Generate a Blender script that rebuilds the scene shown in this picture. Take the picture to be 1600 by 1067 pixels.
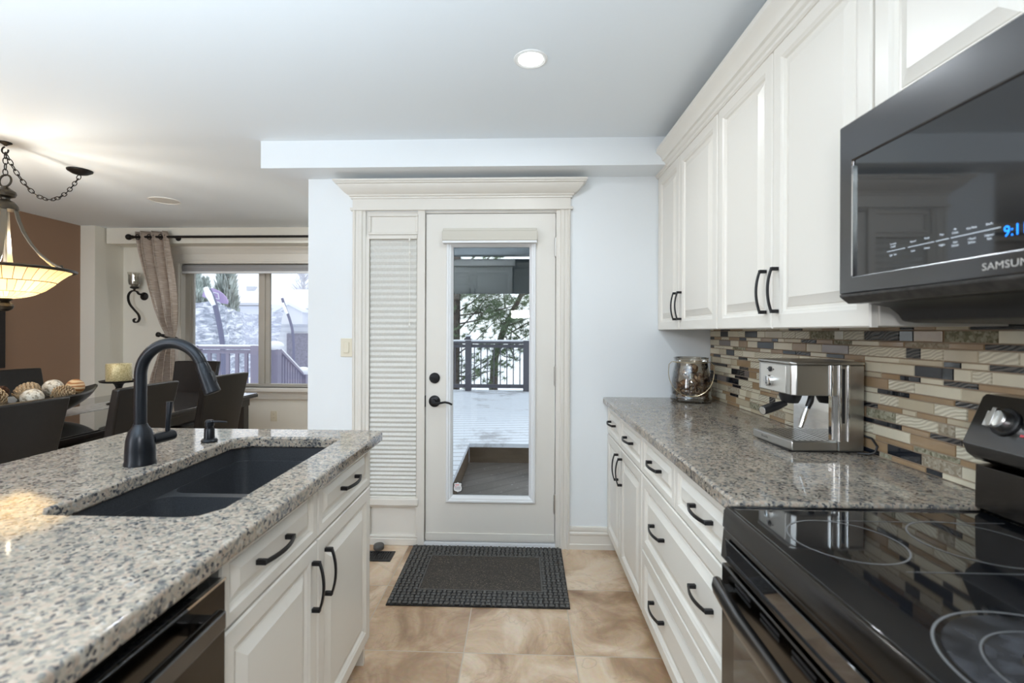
import bpy, bmesh, math, random
from mathutils import Vector, Matrix, Quaternion
from math import sin, cos, pi, radians, sqrt, atan2, floor as mfloor

SC = bpy.context.scene
COL = SC.collection
for o in list(bpy.data.objects):
    bpy.data.objects.remove(o, do_unlink=True)
random.seed(7)

# ------------------------------------------------------------------ camera
cam_d = bpy.data.cameras.new('camera')
cam_d.sensor_fit = 'HORIZONTAL'
cam_d.sensor_width = 36.0
cam_d.lens = 16.875
cam_d.shift_x = 0.00875
cam_d.shift_y = -0.0097
cam_d.clip_start = 0.02
cam_d.dof.use_dof = True
cam_d.dof.focus_distance = 2.6
cam_d.dof.aperture_fstop = 3.2
cam_d.clip_end = 200
cam = bpy.data.objects.new('camera', cam_d)
cam.matrix_world = (Matrix.Translation((0, 0, 1.33)) @ Matrix.Rotation(radians(2.1), 4, 'Z')
                    @ Matrix.Rotation(radians(90), 4, 'X') @ Matrix.Rotation(radians(0.2), 4, 'Z'))
COL.objects.link(cam)
SC.camera = cam

# ------------------------------------------------------------------ world, light, exposure
SC.view_settings.view_transform = 'Standard'
SC.view_settings.look = 'None'
SC.view_settings.gamma = 1.0
SC.view_settings.exposure = -0.08
SC.view_settings.use_curve_mapping = False
SC.cycles.use_denoising = True
SC.cycles.max_bounces = 8
SC.cycles.diffuse_bounces = 5
SC.cycles.glossy_bounces = 4
SC.cycles.transparent_max_bounces = 12
SC.cycles.caustics_reflective = False
SC.cycles.caustics_refractive = False
SC.cycles.sample_clamp_indirect = 6.0

W = bpy.data.worlds.new('overcast_sky')
SC.world = W
W.use_nodes = True
bg = W.node_tree.nodes['Background']
bg.inputs[0].default_value = (0.90, 0.95, 1.0, 1)
bg.inputs[1].default_value = 1.75


def area(name, loc, size, power, color, rot=(0, 0, 0), shape='DISK', size_y=None, spread=None):
    d = bpy.data.lights.new(name, 'AREA')
    d.shape = shape
    d.size = size
    if size_y:
        d.size_y = size_y
    d.energy = power
    d.color = color
    if spread:
        d.spread = spread
    o = bpy.data.objects.new(name, d)
    o.location = loc
    o.rotation_euler = rot
    COL.objects.link(o)
    return o


def point(name, loc, r, power, color):
    d = bpy.data.lights.new(name, 'POINT')
    d.shadow_soft_size = r
    d.energy = power
    d.color = color
    o = bpy.data.objects.new(name, d)
    o.location = loc
    COL.objects.link(o)
    return o


COOL = (0.90, 0.96, 1.0)
WARM = (1.0, 0.86, 0.66)
# fill light added in the unseen window opening behind the photographer
area('rear_fill_light', (-3.6, -1.55, 1.55), 1.3, 42, (0.92, 0.95, 1.0), (radians(90), 0, 0), 'RECTANGLE', 1.5)
# first is the visible recessed downlight; the rest are unseen fill lights, added
for i, (x, y, p) in enumerate([(0.037, 1.956, 8), (-0.4, 0.5, 1.5), (-2.3, 0.2, 8), (-3.6, 0.4, 9), (-1.9, 4.4, 13), (-4.25, 2.9, 9)]):
    area('downlight', (x, y, 2.425), 0.11, p, COOL)
# unseen bounce light without a fixture, added to brighten the kitchen ceiling
area('kitchen_bounce_fill', (-0.95, -0.52, 1.06), 1.5, 108, (0.74, 0.88, 1.0), (radians(166), radians(-10), 0), 'RECTANGLE', 0.6, spread=radians(132))
# photographer's flash, itself unseen: its glint shows in the door glass
area('camera_flash', (0.0, -0.38, 1.56), 0.26, 12, (0.97, 0.98, 1.0), (radians(88), 0, radians(18)), 'RECTANGLE', 0.10)
area('family_room_bounce_fill', (-3.2, 0.6, 1.20), 1.5, 10, (0.88, 0.95, 1.0), (radians(180), 0, 0), 'RECTANGLE', 1.0, spread=radians(125))  # unseen upward fill, added to brighten the family-room ceiling


# ------------------------------------------------------------------ materials
def newmat(name):
    m = bpy.data.materials.new(name)
    m.use_nodes = True
    nt = m.node_tree
    return m, nt, nt.nodes['Principled BSDF'], nt.nodes, nt.links


def mat(name, col, rough=0.5, metal=0.0, spec=0.5, noise=0.0, nscale=20.0, bump=0.0, bscale=60.0, coat=0.0, emit=None, estr=0.0, sub=0.0):
    m, nt, b, N, L = newmat(name)
    b.inputs['Base Color'].default_value = (*col, 1)
    b.inputs['Roughness'].default_value = rough
    b.inputs['Metallic'].default_value = metal
    b.inputs['Specular IOR Level'].default_value = spec
    if coat:
        b.inputs['Coat Weight'].default_value = coat
        b.inputs['Coat Roughness'].default_value = 0.05
    if emit:
        b.inputs['Emission Color'].default_value = (*emit, 1)
        b.inputs['Emission Strength'].default_value = estr
    if noise or bump:
        tc = N.new('ShaderNodeTexCoord')
    if noise:
        n = N.new('ShaderNodeTexNoise')
        n.inputs['Scale'].default_value = nscale
        n.inputs['Detail'].default_value = 5
        L.new(tc.outputs['Object'], n.inputs['Vector'])
        r = N.new('ShaderNodeValToRGB')
        r.color_ramp.elements[0].position = 0.3
        r.color_ramp.elements[1].position = 0.7
        r.color_ramp.elements[0].color = (*[max(0, c * (1 - noise)) for c in col], 1)
        r.color_ramp.elements[1].color = (*[min(1, c * (1 + noise)) for c in col], 1)
        L.new(n.outputs['Fac'], r.inputs['Fac'])
        L.new(r.outputs['Color'], b.inputs['Base Color'])
    if bump:
        n2 = N.new('ShaderNodeTexNoise')
        n2.inputs['Scale'].default_value = bscale
        n2.inputs['Detail'].default_value = 3
        L.new(tc.outputs['Object'], n2.inputs['Vector'])
        bp = N.new('ShaderNodeBump')
        bp.inputs['Strength'].default_value = bump
        bp.inputs['Distance'].default_value = 0.01
        L.new(n2.outputs['Fac'], bp.inputs['Height'])
        L.new(bp.outputs['Normal'], b.inputs['Normal'])
    return m


def ramp(N, stops, interp='LINEAR'):
    r = N.new('ShaderNodeValToRGB')
    cr = r.color_ramp
    cr.interpolation = interp
    while len(cr.elements) < len(stops):
        cr.elements.new(0.5)
    for e, (p, c) in zip(cr.elements, stops):
        e.position = p
        e.color = (*c, 1)
    return r


def math_node(N, L, op, a, b=None):
    n = N.new('ShaderNodeMath')
    n.operation = op
    for i, v in enumerate((a, b)):
        if v is None:
            continue
        if isinstance(v, (int, float)):
            n.inputs[i].default_value = v
        else:
            L.new(v, n.inputs[i])
    return n.outputs[0]


def mixrgb(N, L, fac, a, b, mode='MIX'):
    n = N.new('ShaderNodeMix')
    n.data_type = 'RGBA'
    n.blend_type = mode
    for s, v in ((0, fac), (6, a), (7, b)):
        if isinstance(v, (int, float)):
            n.inputs[s].default_value = v
        elif isinstance(v, tuple):
            n.inputs[s].default_value = (*v, 1)
        else:
            L.new(v, n.inputs[s])
    return n.outputs[2]


def granite():
    m, nt, b, N, L = newmat('speckled_granite')
    tc = N.new('ShaderNodeTexCoord')
    # slight warp so that the grains are irregular
    nz = N.new('ShaderNodeTexNoise'); nz.inputs['Scale'].default_value = 60; nz.inputs['Detail'].default_value = 3
    L.new(tc.outputs['Object'], nz.inputs['Vector'])
    vm = N.new('ShaderNodeVectorMath'); vm.operation = 'MULTIPLY_ADD'
    L.new(nz.outputs['Color'], vm.inputs[0]); vm.inputs[1].default_value = (0.012, 0.012, 0.012)
    L.new(tc.outputs['Object'], vm.inputs[2])
    v = N.new('ShaderNodeTexVoronoi'); v.inputs['Scale'].default_value = 150
    L.new(vm.outputs[0], v.inputs['Vector'])
    sep = N.new('ShaderNodeSeparateColor'); L.new(v.outputs['Color'], sep.inputs[0])
    n2 = N.new('ShaderNodeTexNoise'); n2.inputs['Scale'].default_value = 26; n2.inputs['Detail'].default_value = 4
    L.new(tc.outputs['Object'], n2.inputs['Vector'])
    k = math_node(N, L, 'ADD', math_node(N, L, 'MULTIPLY', sep.outputs[0], 0.60), math_node(N, L, 'MULTIPLY', math_node(N, L, 'SUBTRACT', n2.outputs['Fac'], 0.30), 0.95))
    r = ramp(N, [(0.05, (0.045, 0.044, 0.046)), (0.17, (0.115, 0.112, 0.110)), (0.29, (0.205, 0.195, 0.175)), (0.42, (0.275, 0.24, 0.195)),
                 (0.55, (0.355, 0.31, 0.25)), (0.68, (0.335, 0.26, 0.205)), (0.80, (0.43, 0.385, 0.32)), (0.92, (0.27, 0.262, 0.245))])
    L.new(k, r.inputs['Fac'])
    v2 = N.new('ShaderNodeTexVoronoi'); v2.inputs['Scale'].default_value = 175
    L.new(vm.outputs[0], v2.inputs['Vector'])
    s2 = N.new('ShaderNodeSeparateColor'); L.new(v2.outputs['Color'], s2.inputs[0])
    blk = math_node(N, L, 'LESS_THAN', s2.outputs[1], 0.10)
    c = mixrgb(N, L, blk, r.outputs['Color'], (0.055, 0.057, 0.063))
    L.new(c, b.inputs['Base Color'])
    b.inputs['Roughness'].default_value = 0.06
    b.inputs['Specular IOR Level'].default_value = 0.5
    return m


def floor_tiles():
    m, nt, b, N, L = newmat('slate_look_tile')
    tc = N.new('ShaderNodeTexCoord')
    sp = N.new('ShaderNodeSeparateXYZ'); L.new(tc.outputs['Object'], sp.inputs[0])
    ux = math_node(N, L, 'DIVIDE', math_node(N, L, 'ADD', sp.outputs[0], 0.231 + 0.458 * 20), 0.458)
    uy = math_node(N, L, 'DIVIDE', math_node(N, L, 'ADD', sp.outputs[1], -1.98 + 0.506 * 20), 0.506)
    fx = math_node(N, L, 'FRACT', ux); fy = math_node(N, L, 'FRACT', uy)
    gx = math_node(N, L, 'LESS_THAN', math_node(N, L, 'ABSOLUTE', math_node(N, L, 'SUBTRACT', fx, 0.5)), 0.4945)
    gy = math_node(N, L, 'LESS_THAN', math_node(N, L, 'ABSOLUTE', math_node(N, L, 'SUBTRACT', fy, 0.5)), 0.495)
    tile = math_node(N, L, 'MULTIPLY', gx, gy)
    cx = math_node(N, L, 'FLOOR', ux); cy = math_node(N, L, 'FLOOR', uy)
    cid = N.new('ShaderNodeCombineXYZ'); L.new(cx, cid.inputs[0]); L.new(cy, cid.inputs[1])
    wn = N.new('ShaderNodeTexWhiteNoise'); wn.noise_dimensions = '3D'; L.new(cid.outputs[0], wn.inputs['Vector'])
    off = N.new('ShaderNodeVectorMath'); off.operation = 'MULTIPLY_ADD'
    L.new(wn.outputs['Color'], off.inputs[0]); off.inputs[1].default_value = (9, 9, 9); L.new(tc.outputs['Object'], off.inputs[2])
    n1 = N.new('ShaderNodeTexNoise'); n1.inputs['Scale'].default_value = 3.2; n1.inputs['Detail'].default_value = 7; n1.inputs['Roughness'].default_value = 0.58; n1.inputs['Distortion'].default_value = 0.7
    L.new(off.outputs[0], n1.inputs['Vector'])
    r = ramp(N, [(0.30, (0.25, 0.15, 0.085)), (0.42, (0.43, 0.285, 0.175)), (0.52, (0.58, 0.42, 0.28)), (0.61, (0.70, 0.565, 0.425)), (0.74, (0.66, 0.475, 0.30))])
    L.new(n1.outputs['Fac'], r.inputs['Fac'])
    # thin slate veins
    n2 = N.new('ShaderNodeTexNoise'); n2.inputs['Scale'].default_value = 2.6; n2.inputs['Detail'].default_value = 6; n2.inputs['Distortion'].default_value = 2.0
    L.new(off.outputs[0], n2.inputs['Vector'])
    vein = math_node(N, L, 'LESS_THAN', math_node(N, L, 'ABSOLUTE', math_node(N, L, 'SUBTRACT', n2.outputs['Fac'], 0.47)), 0.010)
    c = mixrgb(N, L, math_node(N, L, 'MULTIPLY', vein, 0.16), r.outputs['Color'], (0.19, 0.12, 0.075))
    n3 = N.new('ShaderNodeTexNoise'); n3.inputs['Scale'].default_value = 55; n3.inputs['Detail'].default_value = 4
    L.new(off.outputs[0], n3.inputs['Vector'])
    c = mixrgb(N, L, 0.22, c, n3.outputs['Color'], 'SOFT_LIGHT')
    c = mixrgb(N, L, tile, (0.50, 0.42, 0.33), c)
    L.new(c, b.inputs['Base Color'])
    b.inputs['Roughness'].default_value = 0.33
    bp = N.new('ShaderNodeBump'); bp.inputs['Strength'].default_value = 0.35; bp.inputs['Distance'].default_value = 0.004
    h = math_node(N, L, 'ADD', math_node(N, L, 'MULTIPLY', tile, 0.6), math_node(N, L, 'MULTIPLY', n1.outputs['Fac'], 0.9))
    L.new(h, bp.inputs['Height']); L.new(bp.outputs['Normal'], b.inputs['Normal'])
    return m


def glass_pane(name, k=2.4, tint=(1, 1, 1)):
    m, nt, b, N, L = newmat(name)
    N.remove(b)
    out = N['Material Output']
    t = N.new('ShaderNodeBsdfTransparent'); t.inputs[0].default_value = (*tint, 1)
    g = N.new('ShaderNodeBsdfGlossy'); g.inputs['Roughness'].default_value = 0.0
    f = N.new('ShaderNodeFresnel'); f.inputs[0].default_value = 1.45
    mx = N.new('ShaderNodeMixShader')
    fac = math_node(N, L, 'MINIMUM', math_node(N, L, 'MULTIPLY', f.outputs[0], k), 1.0)
    L.new(fac, mx.inputs[0]); L.new(t.outputs[0], mx.inputs[1]); L.new(g.outputs[0], mx.inputs[2])
    L.new(mx.outputs[0], out.inputs[0])
    return m


def wavy_tile(name, c1, c2, scale, rough=0.12):
    m, nt, b, N, L = newmat(name)
    tc = N.new('ShaderNodeTexCoord')
    w = N.new('ShaderNodeTexWave'); w.wave_type = 'BANDS'; w.bands_direction = 'Z'
    w.inputs['Scale'].default_value = scale; w.inputs['Distortion'].default_value = 9.0; w.inputs['Detail'].default_value = 1.5
    w.inputs['Detail Scale'].default_value = 0.6
    mp = N.new('ShaderNodeMapping'); mp.inputs['Rotation'].default_value = (0.35, 0, 0)
    L.new(tc.outputs['Object'], mp.inputs[0]); L.new(mp.outputs[0], w.inputs['Vector'])
    r = ramp(N, [(0.15, c1), (0.8, c2)])
    L.new(w.outputs['Fac'], r.inputs['Fac']); L.new(r.outputs['Color'], b.inputs['Base Color'])
    b.inputs['Roughness'].default_value = rough
    bp = N.new('ShaderNodeBump'); bp.inputs['Strength'].default_value = 0.25; bp.inputs['Distance'].default_value = 0.004
    L.new(w.outputs['Fac'], bp.inputs['Height']); L.new(bp.outputs['Normal'], b.inputs['Normal'])
    return m


def brushed(name, col, rough, scale=(4, 4, 600), metal=1.0):
    m, nt, b, N, L = newmat(name)
    tc = N.new('ShaderNodeTexCoord')
    mp = N.new('ShaderNodeMapping'); mp.inputs['Scale'].default_value = scale
    L.new(tc.outputs['Object'], mp.inputs[0])
    n = N.new('ShaderNodeTexNoise'); n.inputs['Scale'].default_value = 1.0; n.inputs['Detail'].default_value = 2
    L.new(mp.outputs[0], n.inputs['Vector'])
    b.inputs['Base Color'].default_value = (*col, 1)
    b.inputs['Metallic'].default_value = metal
    rr = math_node(N, L, 'ADD', math_node(N, L, 'MULTIPLY', n.outputs['Fac'], 0.12), rough - 0.06)
    L.new(rr, b.inputs['Roughness'])
    return m


def fabric_weave(name, c1, c2, sx, sz):
    m, nt, b, N, L = newmat(name)
    tc = N.new('ShaderNodeTexCoord')
    mp = N.new('ShaderNodeMapping'); mp.inputs['Scale'].default_value = (sx, sx, sz)
    L.new(tc.outputs['Object'], mp.inputs[0])
    n = N.new('ShaderNodeTexNoise'); n.inputs['Scale'].default_value = 1; n.inputs['Detail'].default_value = 3
    L.new(mp.outputs[0], n.inputs['Vector'])
    r = ramp(N, [(0.32, c1), (0.68, c2)])
    L.new(n.outputs['Fac'], r.inputs['Fac']); L.new(r.outputs['Color'], b.inputs['Base Color'])
    b.inputs['Roughness'].default_value = 0.36
    b.inputs['Metallic'].default_value = 0.25
    b.inputs['Sheen Weight'].default_value = 0.2
    return m


def planks(name, c1, c2, gap, pitch, ang, snow=0.0, snowcol=(0.80, 0.84, 0.92), sscale=3.0, rough=0.6):
    m, nt, b, N, L = newmat(name)
    tc = N.new('ShaderNodeTexCoord')
    mp = N.new('ShaderNodeMapping'); mp.inputs['Rotation'].default_value = (0, 0, ang)
    L.new(tc.outputs['Object'], mp.inputs[0])
    sp = N.new('ShaderNodeSeparateXYZ'); L.new(mp.outputs[0], sp.inputs[0])
    u = math_node(N, L, 'DIVIDE', math_node(N, L, 'ADD', sp.outputs[1], 50.0), pitch)
    f = math_node(N, L, 'FRACT', u)
    g = math_node(N, L, 'LESS_THAN', f, 0.10)
    wn = N.new('ShaderNodeTexWhiteNoise'); wn.noise_dimensions = '1D'; L.new(math_node(N, L, 'FLOOR', u), wn.inputs['W'])
    mp2 = N.new('ShaderNodeMapping'); mp2.inputs['Scale'].default_value = (1.5, 22, 22)
    L.new(mp.outputs[0], mp2.inputs[0])
    n = N.new('ShaderNodeTexNoise'); n.inputs['Scale'].default_value = 1.5; n.inputs['Detail'].default_value = 5
    L.new(mp2.outputs[0], n.inputs['Vector'])
    c = mixrgb(N, L, math_node(N, L, 'ADD', math_node(N, L, 'MULTIPLY', n.outputs['Fac'], 0.7), math_node(N, L, 'MULTIPLY', wn.outputs['Value'], 0.3)), c1, c2)
    if snow:
        ns = N.new('ShaderNodeTexNoise'); ns.inputs['Scale'].default_value = sscale; ns.inputs['Detail'].default_value = 9; ns.inputs['Roughness'].default_value = 0.72
        L.new(tc.outputs['Object'], ns.inputs['Vector'])
        rs = ramp(N, [(0.62 - snow * 0.5, (0, 0, 0)), (0.72 - snow * 0.5, (1, 1, 1))])
        L.new(ns.outputs['Fac'], rs.inputs['Fac'])
        c = mixrgb(N, L, rs.outputs['Color'], c, snowcol)
    c = mixrgb(N, L, math_node(N, L, 'MULTIPLY', g, 0.85), c, gap)
    L.new(c, b.inputs['Base Color'])
    b.inputs['Roughness'].default_value = rough
    return m


def speckled(name, stops, scale, rough, bump=0.3, voro=True):
    m, nt, b, N, L = newmat(name)
    tc = N.new('ShaderNodeTexCoord')
    v = N.new('ShaderNodeTexVoronoi' if voro else 'ShaderNodeTexNoise')
    v.inputs['Scale'].default_value = scale
    if not voro:
        v.inputs['Detail'].default_value = 6
    L.new(tc.outputs['Object'], v.inputs['Vector'])
    r = ramp(N, stops)
    if voro:
        s = N.new('ShaderNodeSeparateColor'); L.new(v.outputs['Color'], s.inputs[0]); L.new(s.outputs[0], r.inputs['Fac'])
    else:
        L.new(v.outputs['Fac'], r.inputs['Fac'])
    L.new(r.outputs['Color'], b.inputs['Base Color'])
    b.inputs['Roughness'].default_value = rough
    bp = N.new('ShaderNodeBump'); bp.inputs['Strength'].default_value = bump; bp.inputs['Distance'].default_value = 0.004
    L.new(v.outputs['Distance' if voro else 'Fac'], bp.inputs['Height']); L.new(bp.outputs['Normal'], b.inputs['Normal'])
    return m


def stained_shade():
    """amber mosaic glass, lit from inside: leading follows angle and height of the bowl"""
    m, nt, b, N, L = newmat('amber_mosaic_glass')
    tc = N.new('ShaderNodeTexCoord')
    sp = N.new('ShaderNodeSeparateXYZ'); L.new(tc.outputs['Object'], sp.inputs[0])
    # object origin = chandelier root (ceiling hook); rows by radius
    r2 = math_node(N, L, 'SQRT', math_node(N, L, 'ADD', math_node(N, L, 'MULTIPLY', sp.outputs[0], sp.outputs[0]), math_node(N, L, 'MULTIPLY', sp.outputs[1], sp.outputs[1])))
    rows = math_node(N, L, 'DIVIDE', r2, 0.0745)
    rowf = math_node(N, L, 'FRACT', rows); rowi = math_node(N, L, 'FLOOR', rows)
    an = math_node(N, L, 'ARCTAN2', sp.outputs[1], sp.outputs[0])
    u = math_node(N, L, 'ADD', math_node(N, L, 'MULTIPLY', math_node(N, L, 'ADD', an, pi), 36 / (2 * pi)), math_node(N, L, 'MULTIPLY', rowi, 0.5))
    uf = math_node(N, L, 'FRACT', u); ui = math_node(N, L, 'FLOOR', u)
    l1 = math_node(N, L, 'LESS_THAN', rowf, 0.05); l2 = math_node(N, L, 'LESS_THAN', uf, 0.07)
    lead = math_node(N, L, 'MAXIMUM', l1, l2)
    cid = N.new('ShaderNodeCombineXYZ'); L.new(rowi, cid.inputs[0]); L.new(ui, cid.inputs[1])
    wn = N.new('ShaderNodeTexWhiteNoise'); L.new(cid.outputs[0], wn.inputs['Vector'])
    c = mixrgb(N, L, wn.outputs['Value'], (1.0, 0.66, 0.27), (1.0, 0.75, 0.38))
    c = mixrgb(N, L, lead, c, (0.14, 0.06, 0.015))
    L.new(c, b.inputs['Base Color']); L.new(c, b.inputs['Emission Color'])
    b.inputs['Emission Strength'].default_value = 0.60
    b.inputs['Roughness'].default_value = 0.25
    b.inputs['Transmission Weight'].default_value = 0.0
    # the glass lets the lamp glow through
    tr = N.new('ShaderNodeBsdfTranslucent'); L.new(c, tr.inputs[0])
    mx = N.new('ShaderNodeMixShader'); mx.inputs[0].default_value = 0.16
    L.new(b.outputs[0], mx.inputs[1]); L.new(tr.outputs[0], mx.inputs[2])
    L.new(mx.outputs[0], N['Material Output'].inputs[0])
    return m


def netting(name, col, scale, lo, hi):
    m, nt, b, N, L = newmat(name)
    tc = N.new('ShaderNodeTexCoord')
    mp = N.new('ShaderNodeMapping'); mp.inputs['Scale'].default_value = (1, 1, 2.6)
    L.new(tc.outputs['Object'], mp.inputs[0])
    n = N.new('ShaderNodeTexNoise'); n.inputs['Scale'].default_value = scale; n.inputs['Detail'].default_value = 6; n.inputs['Roughness'].default_value = 0.7; n.inputs['Distortion'].default_value = 0.8
    L.new(mp.outputs[0], n.inputs['Vector'])
    r = ramp(N, [(0.38, (0.33, 0.37, 0.50)), (0.50, (0.52, 0.57, 0.70)), (0.60, (0.86, 0.90, 0.97))])
    L.new(n.outputs['Fac'], r.inputs['Fac']); L.new(r.outputs['Color'], b.inputs['Base Color'])
    a = N.new('ShaderNodeMapRange'); a.inputs[1].default_value = 0.40; a.inputs[2].default_value = 0.60; a.inputs[3].default_value = lo; a.inputs[4].default_value = hi
    L.new(n.outputs['Fac'], a.inputs[0]); L.new(a.outputs[0], b.inputs['Alpha'])
    b.inputs['Roughness'].default_value = 0.9
    return m


M = {}
M['wall'] = mat('cool_white_wall_paint', (0.80, 0.835, 0.86), 0.6)
M['ceil'] = mat('white_ceiling_paint', (0.80, 0.845, 0.88), 0.7)
M['cream_wall'] = mat('warm_cream_wall_paint', (0.77, 0.745, 0.67), 0.6)
M['brown_wall'] = mat('chocolate_wall_paint', (0.27, 0.165, 0.105), 0.5)
M['trim'] = mat('cream_trim_paint', (0.72, 0.69, 0.635), 0.38)
M['cab'] = mat('cream_cabinet_paint', (0.78, 0.75, 0.69), 0.34)
M['door'] = mat('almond_door_paint', (0.73, 0.705, 0.655), 0.4)
M['gframe'] = mat('white_glazing_frame', (0.80, 0.82, 0.84), 0.4)
M['black'] = mat('matte_black_metal', (0.012, 0.012, 0.014), 0.38, 0.4)
M['faucet'] = mat('satin_black_metal', (0.012, 0.014, 0.018), 0.30, 0.5)
M['dark'] = mat('dark_recess', (0.02, 0.018, 0.016), 0.7)
M['granite'] = granite()
M['tile'] = floor_tiles()
M['sink'] = mat('black_granite_composite', (0.034, 0.036, 0.040), 0.34, noise=0.35, nscale=300)
M['steel'] = brushed('brushed_stainless', (0.50, 0.49, 0.47), 0.30, (60, 60, 6))
M['chrome'] = mat('polished_chrome', (0.80, 0.80, 0.80), 0.08, 1.0)
M['zinc'] = mat('satin_zinc_panel', (0.72, 0.70, 0.66), 0.35, 0.85)
M['bsteel'] = brushed('black_stainless', (0.145, 0.145, 0.15), 0.20, (300, 4, 4))
M['bsteel_dark'] = brushed('dark_black_stainless', (0.065, 0.060, 0.056), 0.18, (4, 4, 120))
M['bglass'] = mat('black_appliance_glass', (0.008, 0.009, 0.011), 0.04, 0.0, 0.75, coat=0.4)
M['bplast'] = mat('black_plastic', (0.012, 0.012, 0.013), 0.45)
M['stone_strip'] = mat('mottled_dark_strip', (0.05, 0.047, 0.044), 0.35, 0.3, noise=0.5, nscale=60)
M['ring'] = mat('burner_print', (0.17, 0.17, 0.17), 0.3)
M['ringdim'] = mat('burner_zone_print', (0.035, 0.036, 0.04), 0.25, noise=0.8, nscale=30)
M['print'] = mat('white_printed_lettering', (0.75, 0.80, 0.85), 0.5, emit=(0.7, 0.85, 1.0), estr=0.35)
M['led'] = mat('blue_clock_digits', (0.0, 0.1, 0.6), 0.4, emit=(0.01, 0.25, 1.0), estr=2.6)
M['logo'] = mat('silver_lettering', (0.75, 0.74, 0.72), 0.3, 0.6)
M['glass'] = glass_pane('window_glass', 1.2)
M['door_glass'] = glass_pane('door_double_glazing', 1.15, (0.96, 0.98, 0.98))
M['blind'] = mat('cellular_blind_fabric', (0.66, 0.655, 0.62), 0.8, noise=0.05, nscale=90)
M['shade'] = mat('raised_shade_fabric', (0.60, 0.575, 0.51), 0.8)
M['shade_gray'] = mat('grey_roller_shade', (0.33, 0.33, 0.34), 0.7)
M['cord'] = mat('white_pull_cord', (0.80, 0.79, 0.74), 0.6)
M['vinyl'] = mat('taupe_window_frame', (0.47, 0.435, 0.385), 0.45)
M['leather'] = mat('espresso_leather', (0.009, 0.007, 0.006), 0.33, 0.0, 0.40, noise=0.2, nscale=40, bump=0.06, bscale=260)
M['wood_dark'] = mat('espresso_wood', (0.016, 0.012, 0.010), 0.30, noise=0.3, nscale=30)
M['tabletop'] = mat('black_glass_tabletop', (0.015, 0.014, 0.013), 0.03, 0.0, 0.7, coat=0.6)
M['strip'] = mat('silver_table_strip', (0.50, 0.50, 0.50), 0.35, 0.5, noise=0.3, nscale=30)
M['bowlm'] = mat('antiqued_dark_bowl', (0.035, 0.030, 0.022), 0.30, 0.4, noise=0.5, nscale=18)
M['cone'] = mat('bleached_pine_cone', (0.50, 0.37, 0.23), 0.8, noise=0.3, nscale=60)
M['cone_dark'] = mat('brown_pine_cone', (0.10, 0.042, 0.02), 0.8)
M['orb'] = speckled('crackled_mother_of_pearl', [(0.0, (0.30, 0.26, 0.20)), (0.4, (0.62, 0.56, 0.46)), (1.0, (0.80, 0.76, 0.68))], 90, 0.25, 0.4)
M['orb_amber'] = wavy_tile('amber_banded_orb', (0.40, 0.15, 0.04), (0.72, 0.52, 0.30), 14, 0.45)
M['candle'] = fabric_weave('gold_flecked_candle', (0.40, 0.32, 0.14), (0.72, 0.62, 0.36), 120, 120)
M['bronze'] = mat('antique_bronze', (0.050, 0.043, 0.033), 0.35, 0.7, noise=0.3, nscale=25)
M['strap'] = mat('champagne_metal', (0.16, 0.145, 0.12), 0.32, 0.9)
M['amber'] = stained_shade()
M['curtain'] = fabric_weave('shimmering_taupe_curtain', (0.27, 0.215, 0.175), (0.47, 0.39, 0.33), 14, 130)
M['iron'] = mat('wrought_iron', (0.012, 0.010, 0.009), 0.45, 0.5)
M['hurricane'] = glass_pane('smoky_hurricane_glass', 5.0, (0.80, 0.78, 0.72))
M['mercury'] = speckled('mercury_candle_glass', [(0.0, (0.25, 0.22, 0.17)), (0.5, (0.5, 0.46, 0.38)), (1, (0.66, 0.63, 0.56))], 160, 0.2)
M['jar'] = glass_pane('luster_jar_glass', 4.0, (0.90, 0.86, 0.79))
M['wire'] = mat('pale_brass_wire', (0.62, 0.52, 0.34), 0.3, 0.9)
M['potp'] = speckled('dried_potpourri', [(0.0, (0.03, 0.015, 0.01)), (0.4, (0.14, 0.06, 0.035)), (0.75, (0.36, 0.22, 0.11)), (1, (0.60, 0.50, 0.38))], 70, 0.7)
M['rubber'] = mat('charcoal_rubber', (0.100, 0.097, 0.092), 0.6, 0.0, 0.3, bump=0.2, bscale=200)
M['carpet'] = speckled('flecked_mat_carpet', [(0.0, (0.030, 0.027, 0.024)), (0.6, (0.062, 0.054, 0.047)), (0.93, (0.095, 0.078, 0.062)), (1.0, (0.24, 0.20, 0.15))], 260, 0.95, 0.6)
M['almond'] = mat('almond_plastic', (0.70, 0.65, 0.52), 0.4)
M['white'] = mat('white_plastic', (0.82, 0.82, 0.80), 0.4)
M['lens'] = mat('lit_downlight_lens', (1, 1, 1), 0.5, emit=(1.0, 0.99, 0.97), estr=6.0)
M['hinge'] = mat('satin_nickel', (0.55, 0.53, 0.50), 0.3, 0.9)
M['snow'] = mat('fresh_snow', (0.86, 0.90, 0.97), 0.8, bump=0.25, bscale=6)
M['deck_up'] = planks('snow_covered_boards', (0.36, 0.38, 0.43), (0.46, 0.48, 0.53), (0.17, 0.18, 0.22), 0.142, radians(-7), 0.50, (0.74, 0.80, 0.90), 1.6)
M['deck_low'] = planks('wet_grey_boards', (0.055, 0.050, 0.046), (0.115, 0.11, 0.108), (0.02, 0.02, 0.022), 0.145, radians(-38), 0.02, (0.70, 0.72, 0.76), 22.0, 0.35)
M['riser'] = planks('brown_riser_boards', (0.04, 0.026, 0.014), (0.085, 0.058, 0.034), (0.03, 0.02, 0.012), 0.5, 0.0)
M['rail'] = mat('slate_painted_rail', (0.085, 0.085, 0.105), 0.5)
M['rail_plum'] = mat('plum_grey_rail_paint', (0.24, 0.23, 0.32), 0.6)
M['awning'] = mat('dark_teal_canopy', (0.025, 0.035, 0.038), 0.8)
M['bark'] = mat('pine_bark', (0.075, 0.06, 0.05), 0.9, noise=0.5, nscale=12)
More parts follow.
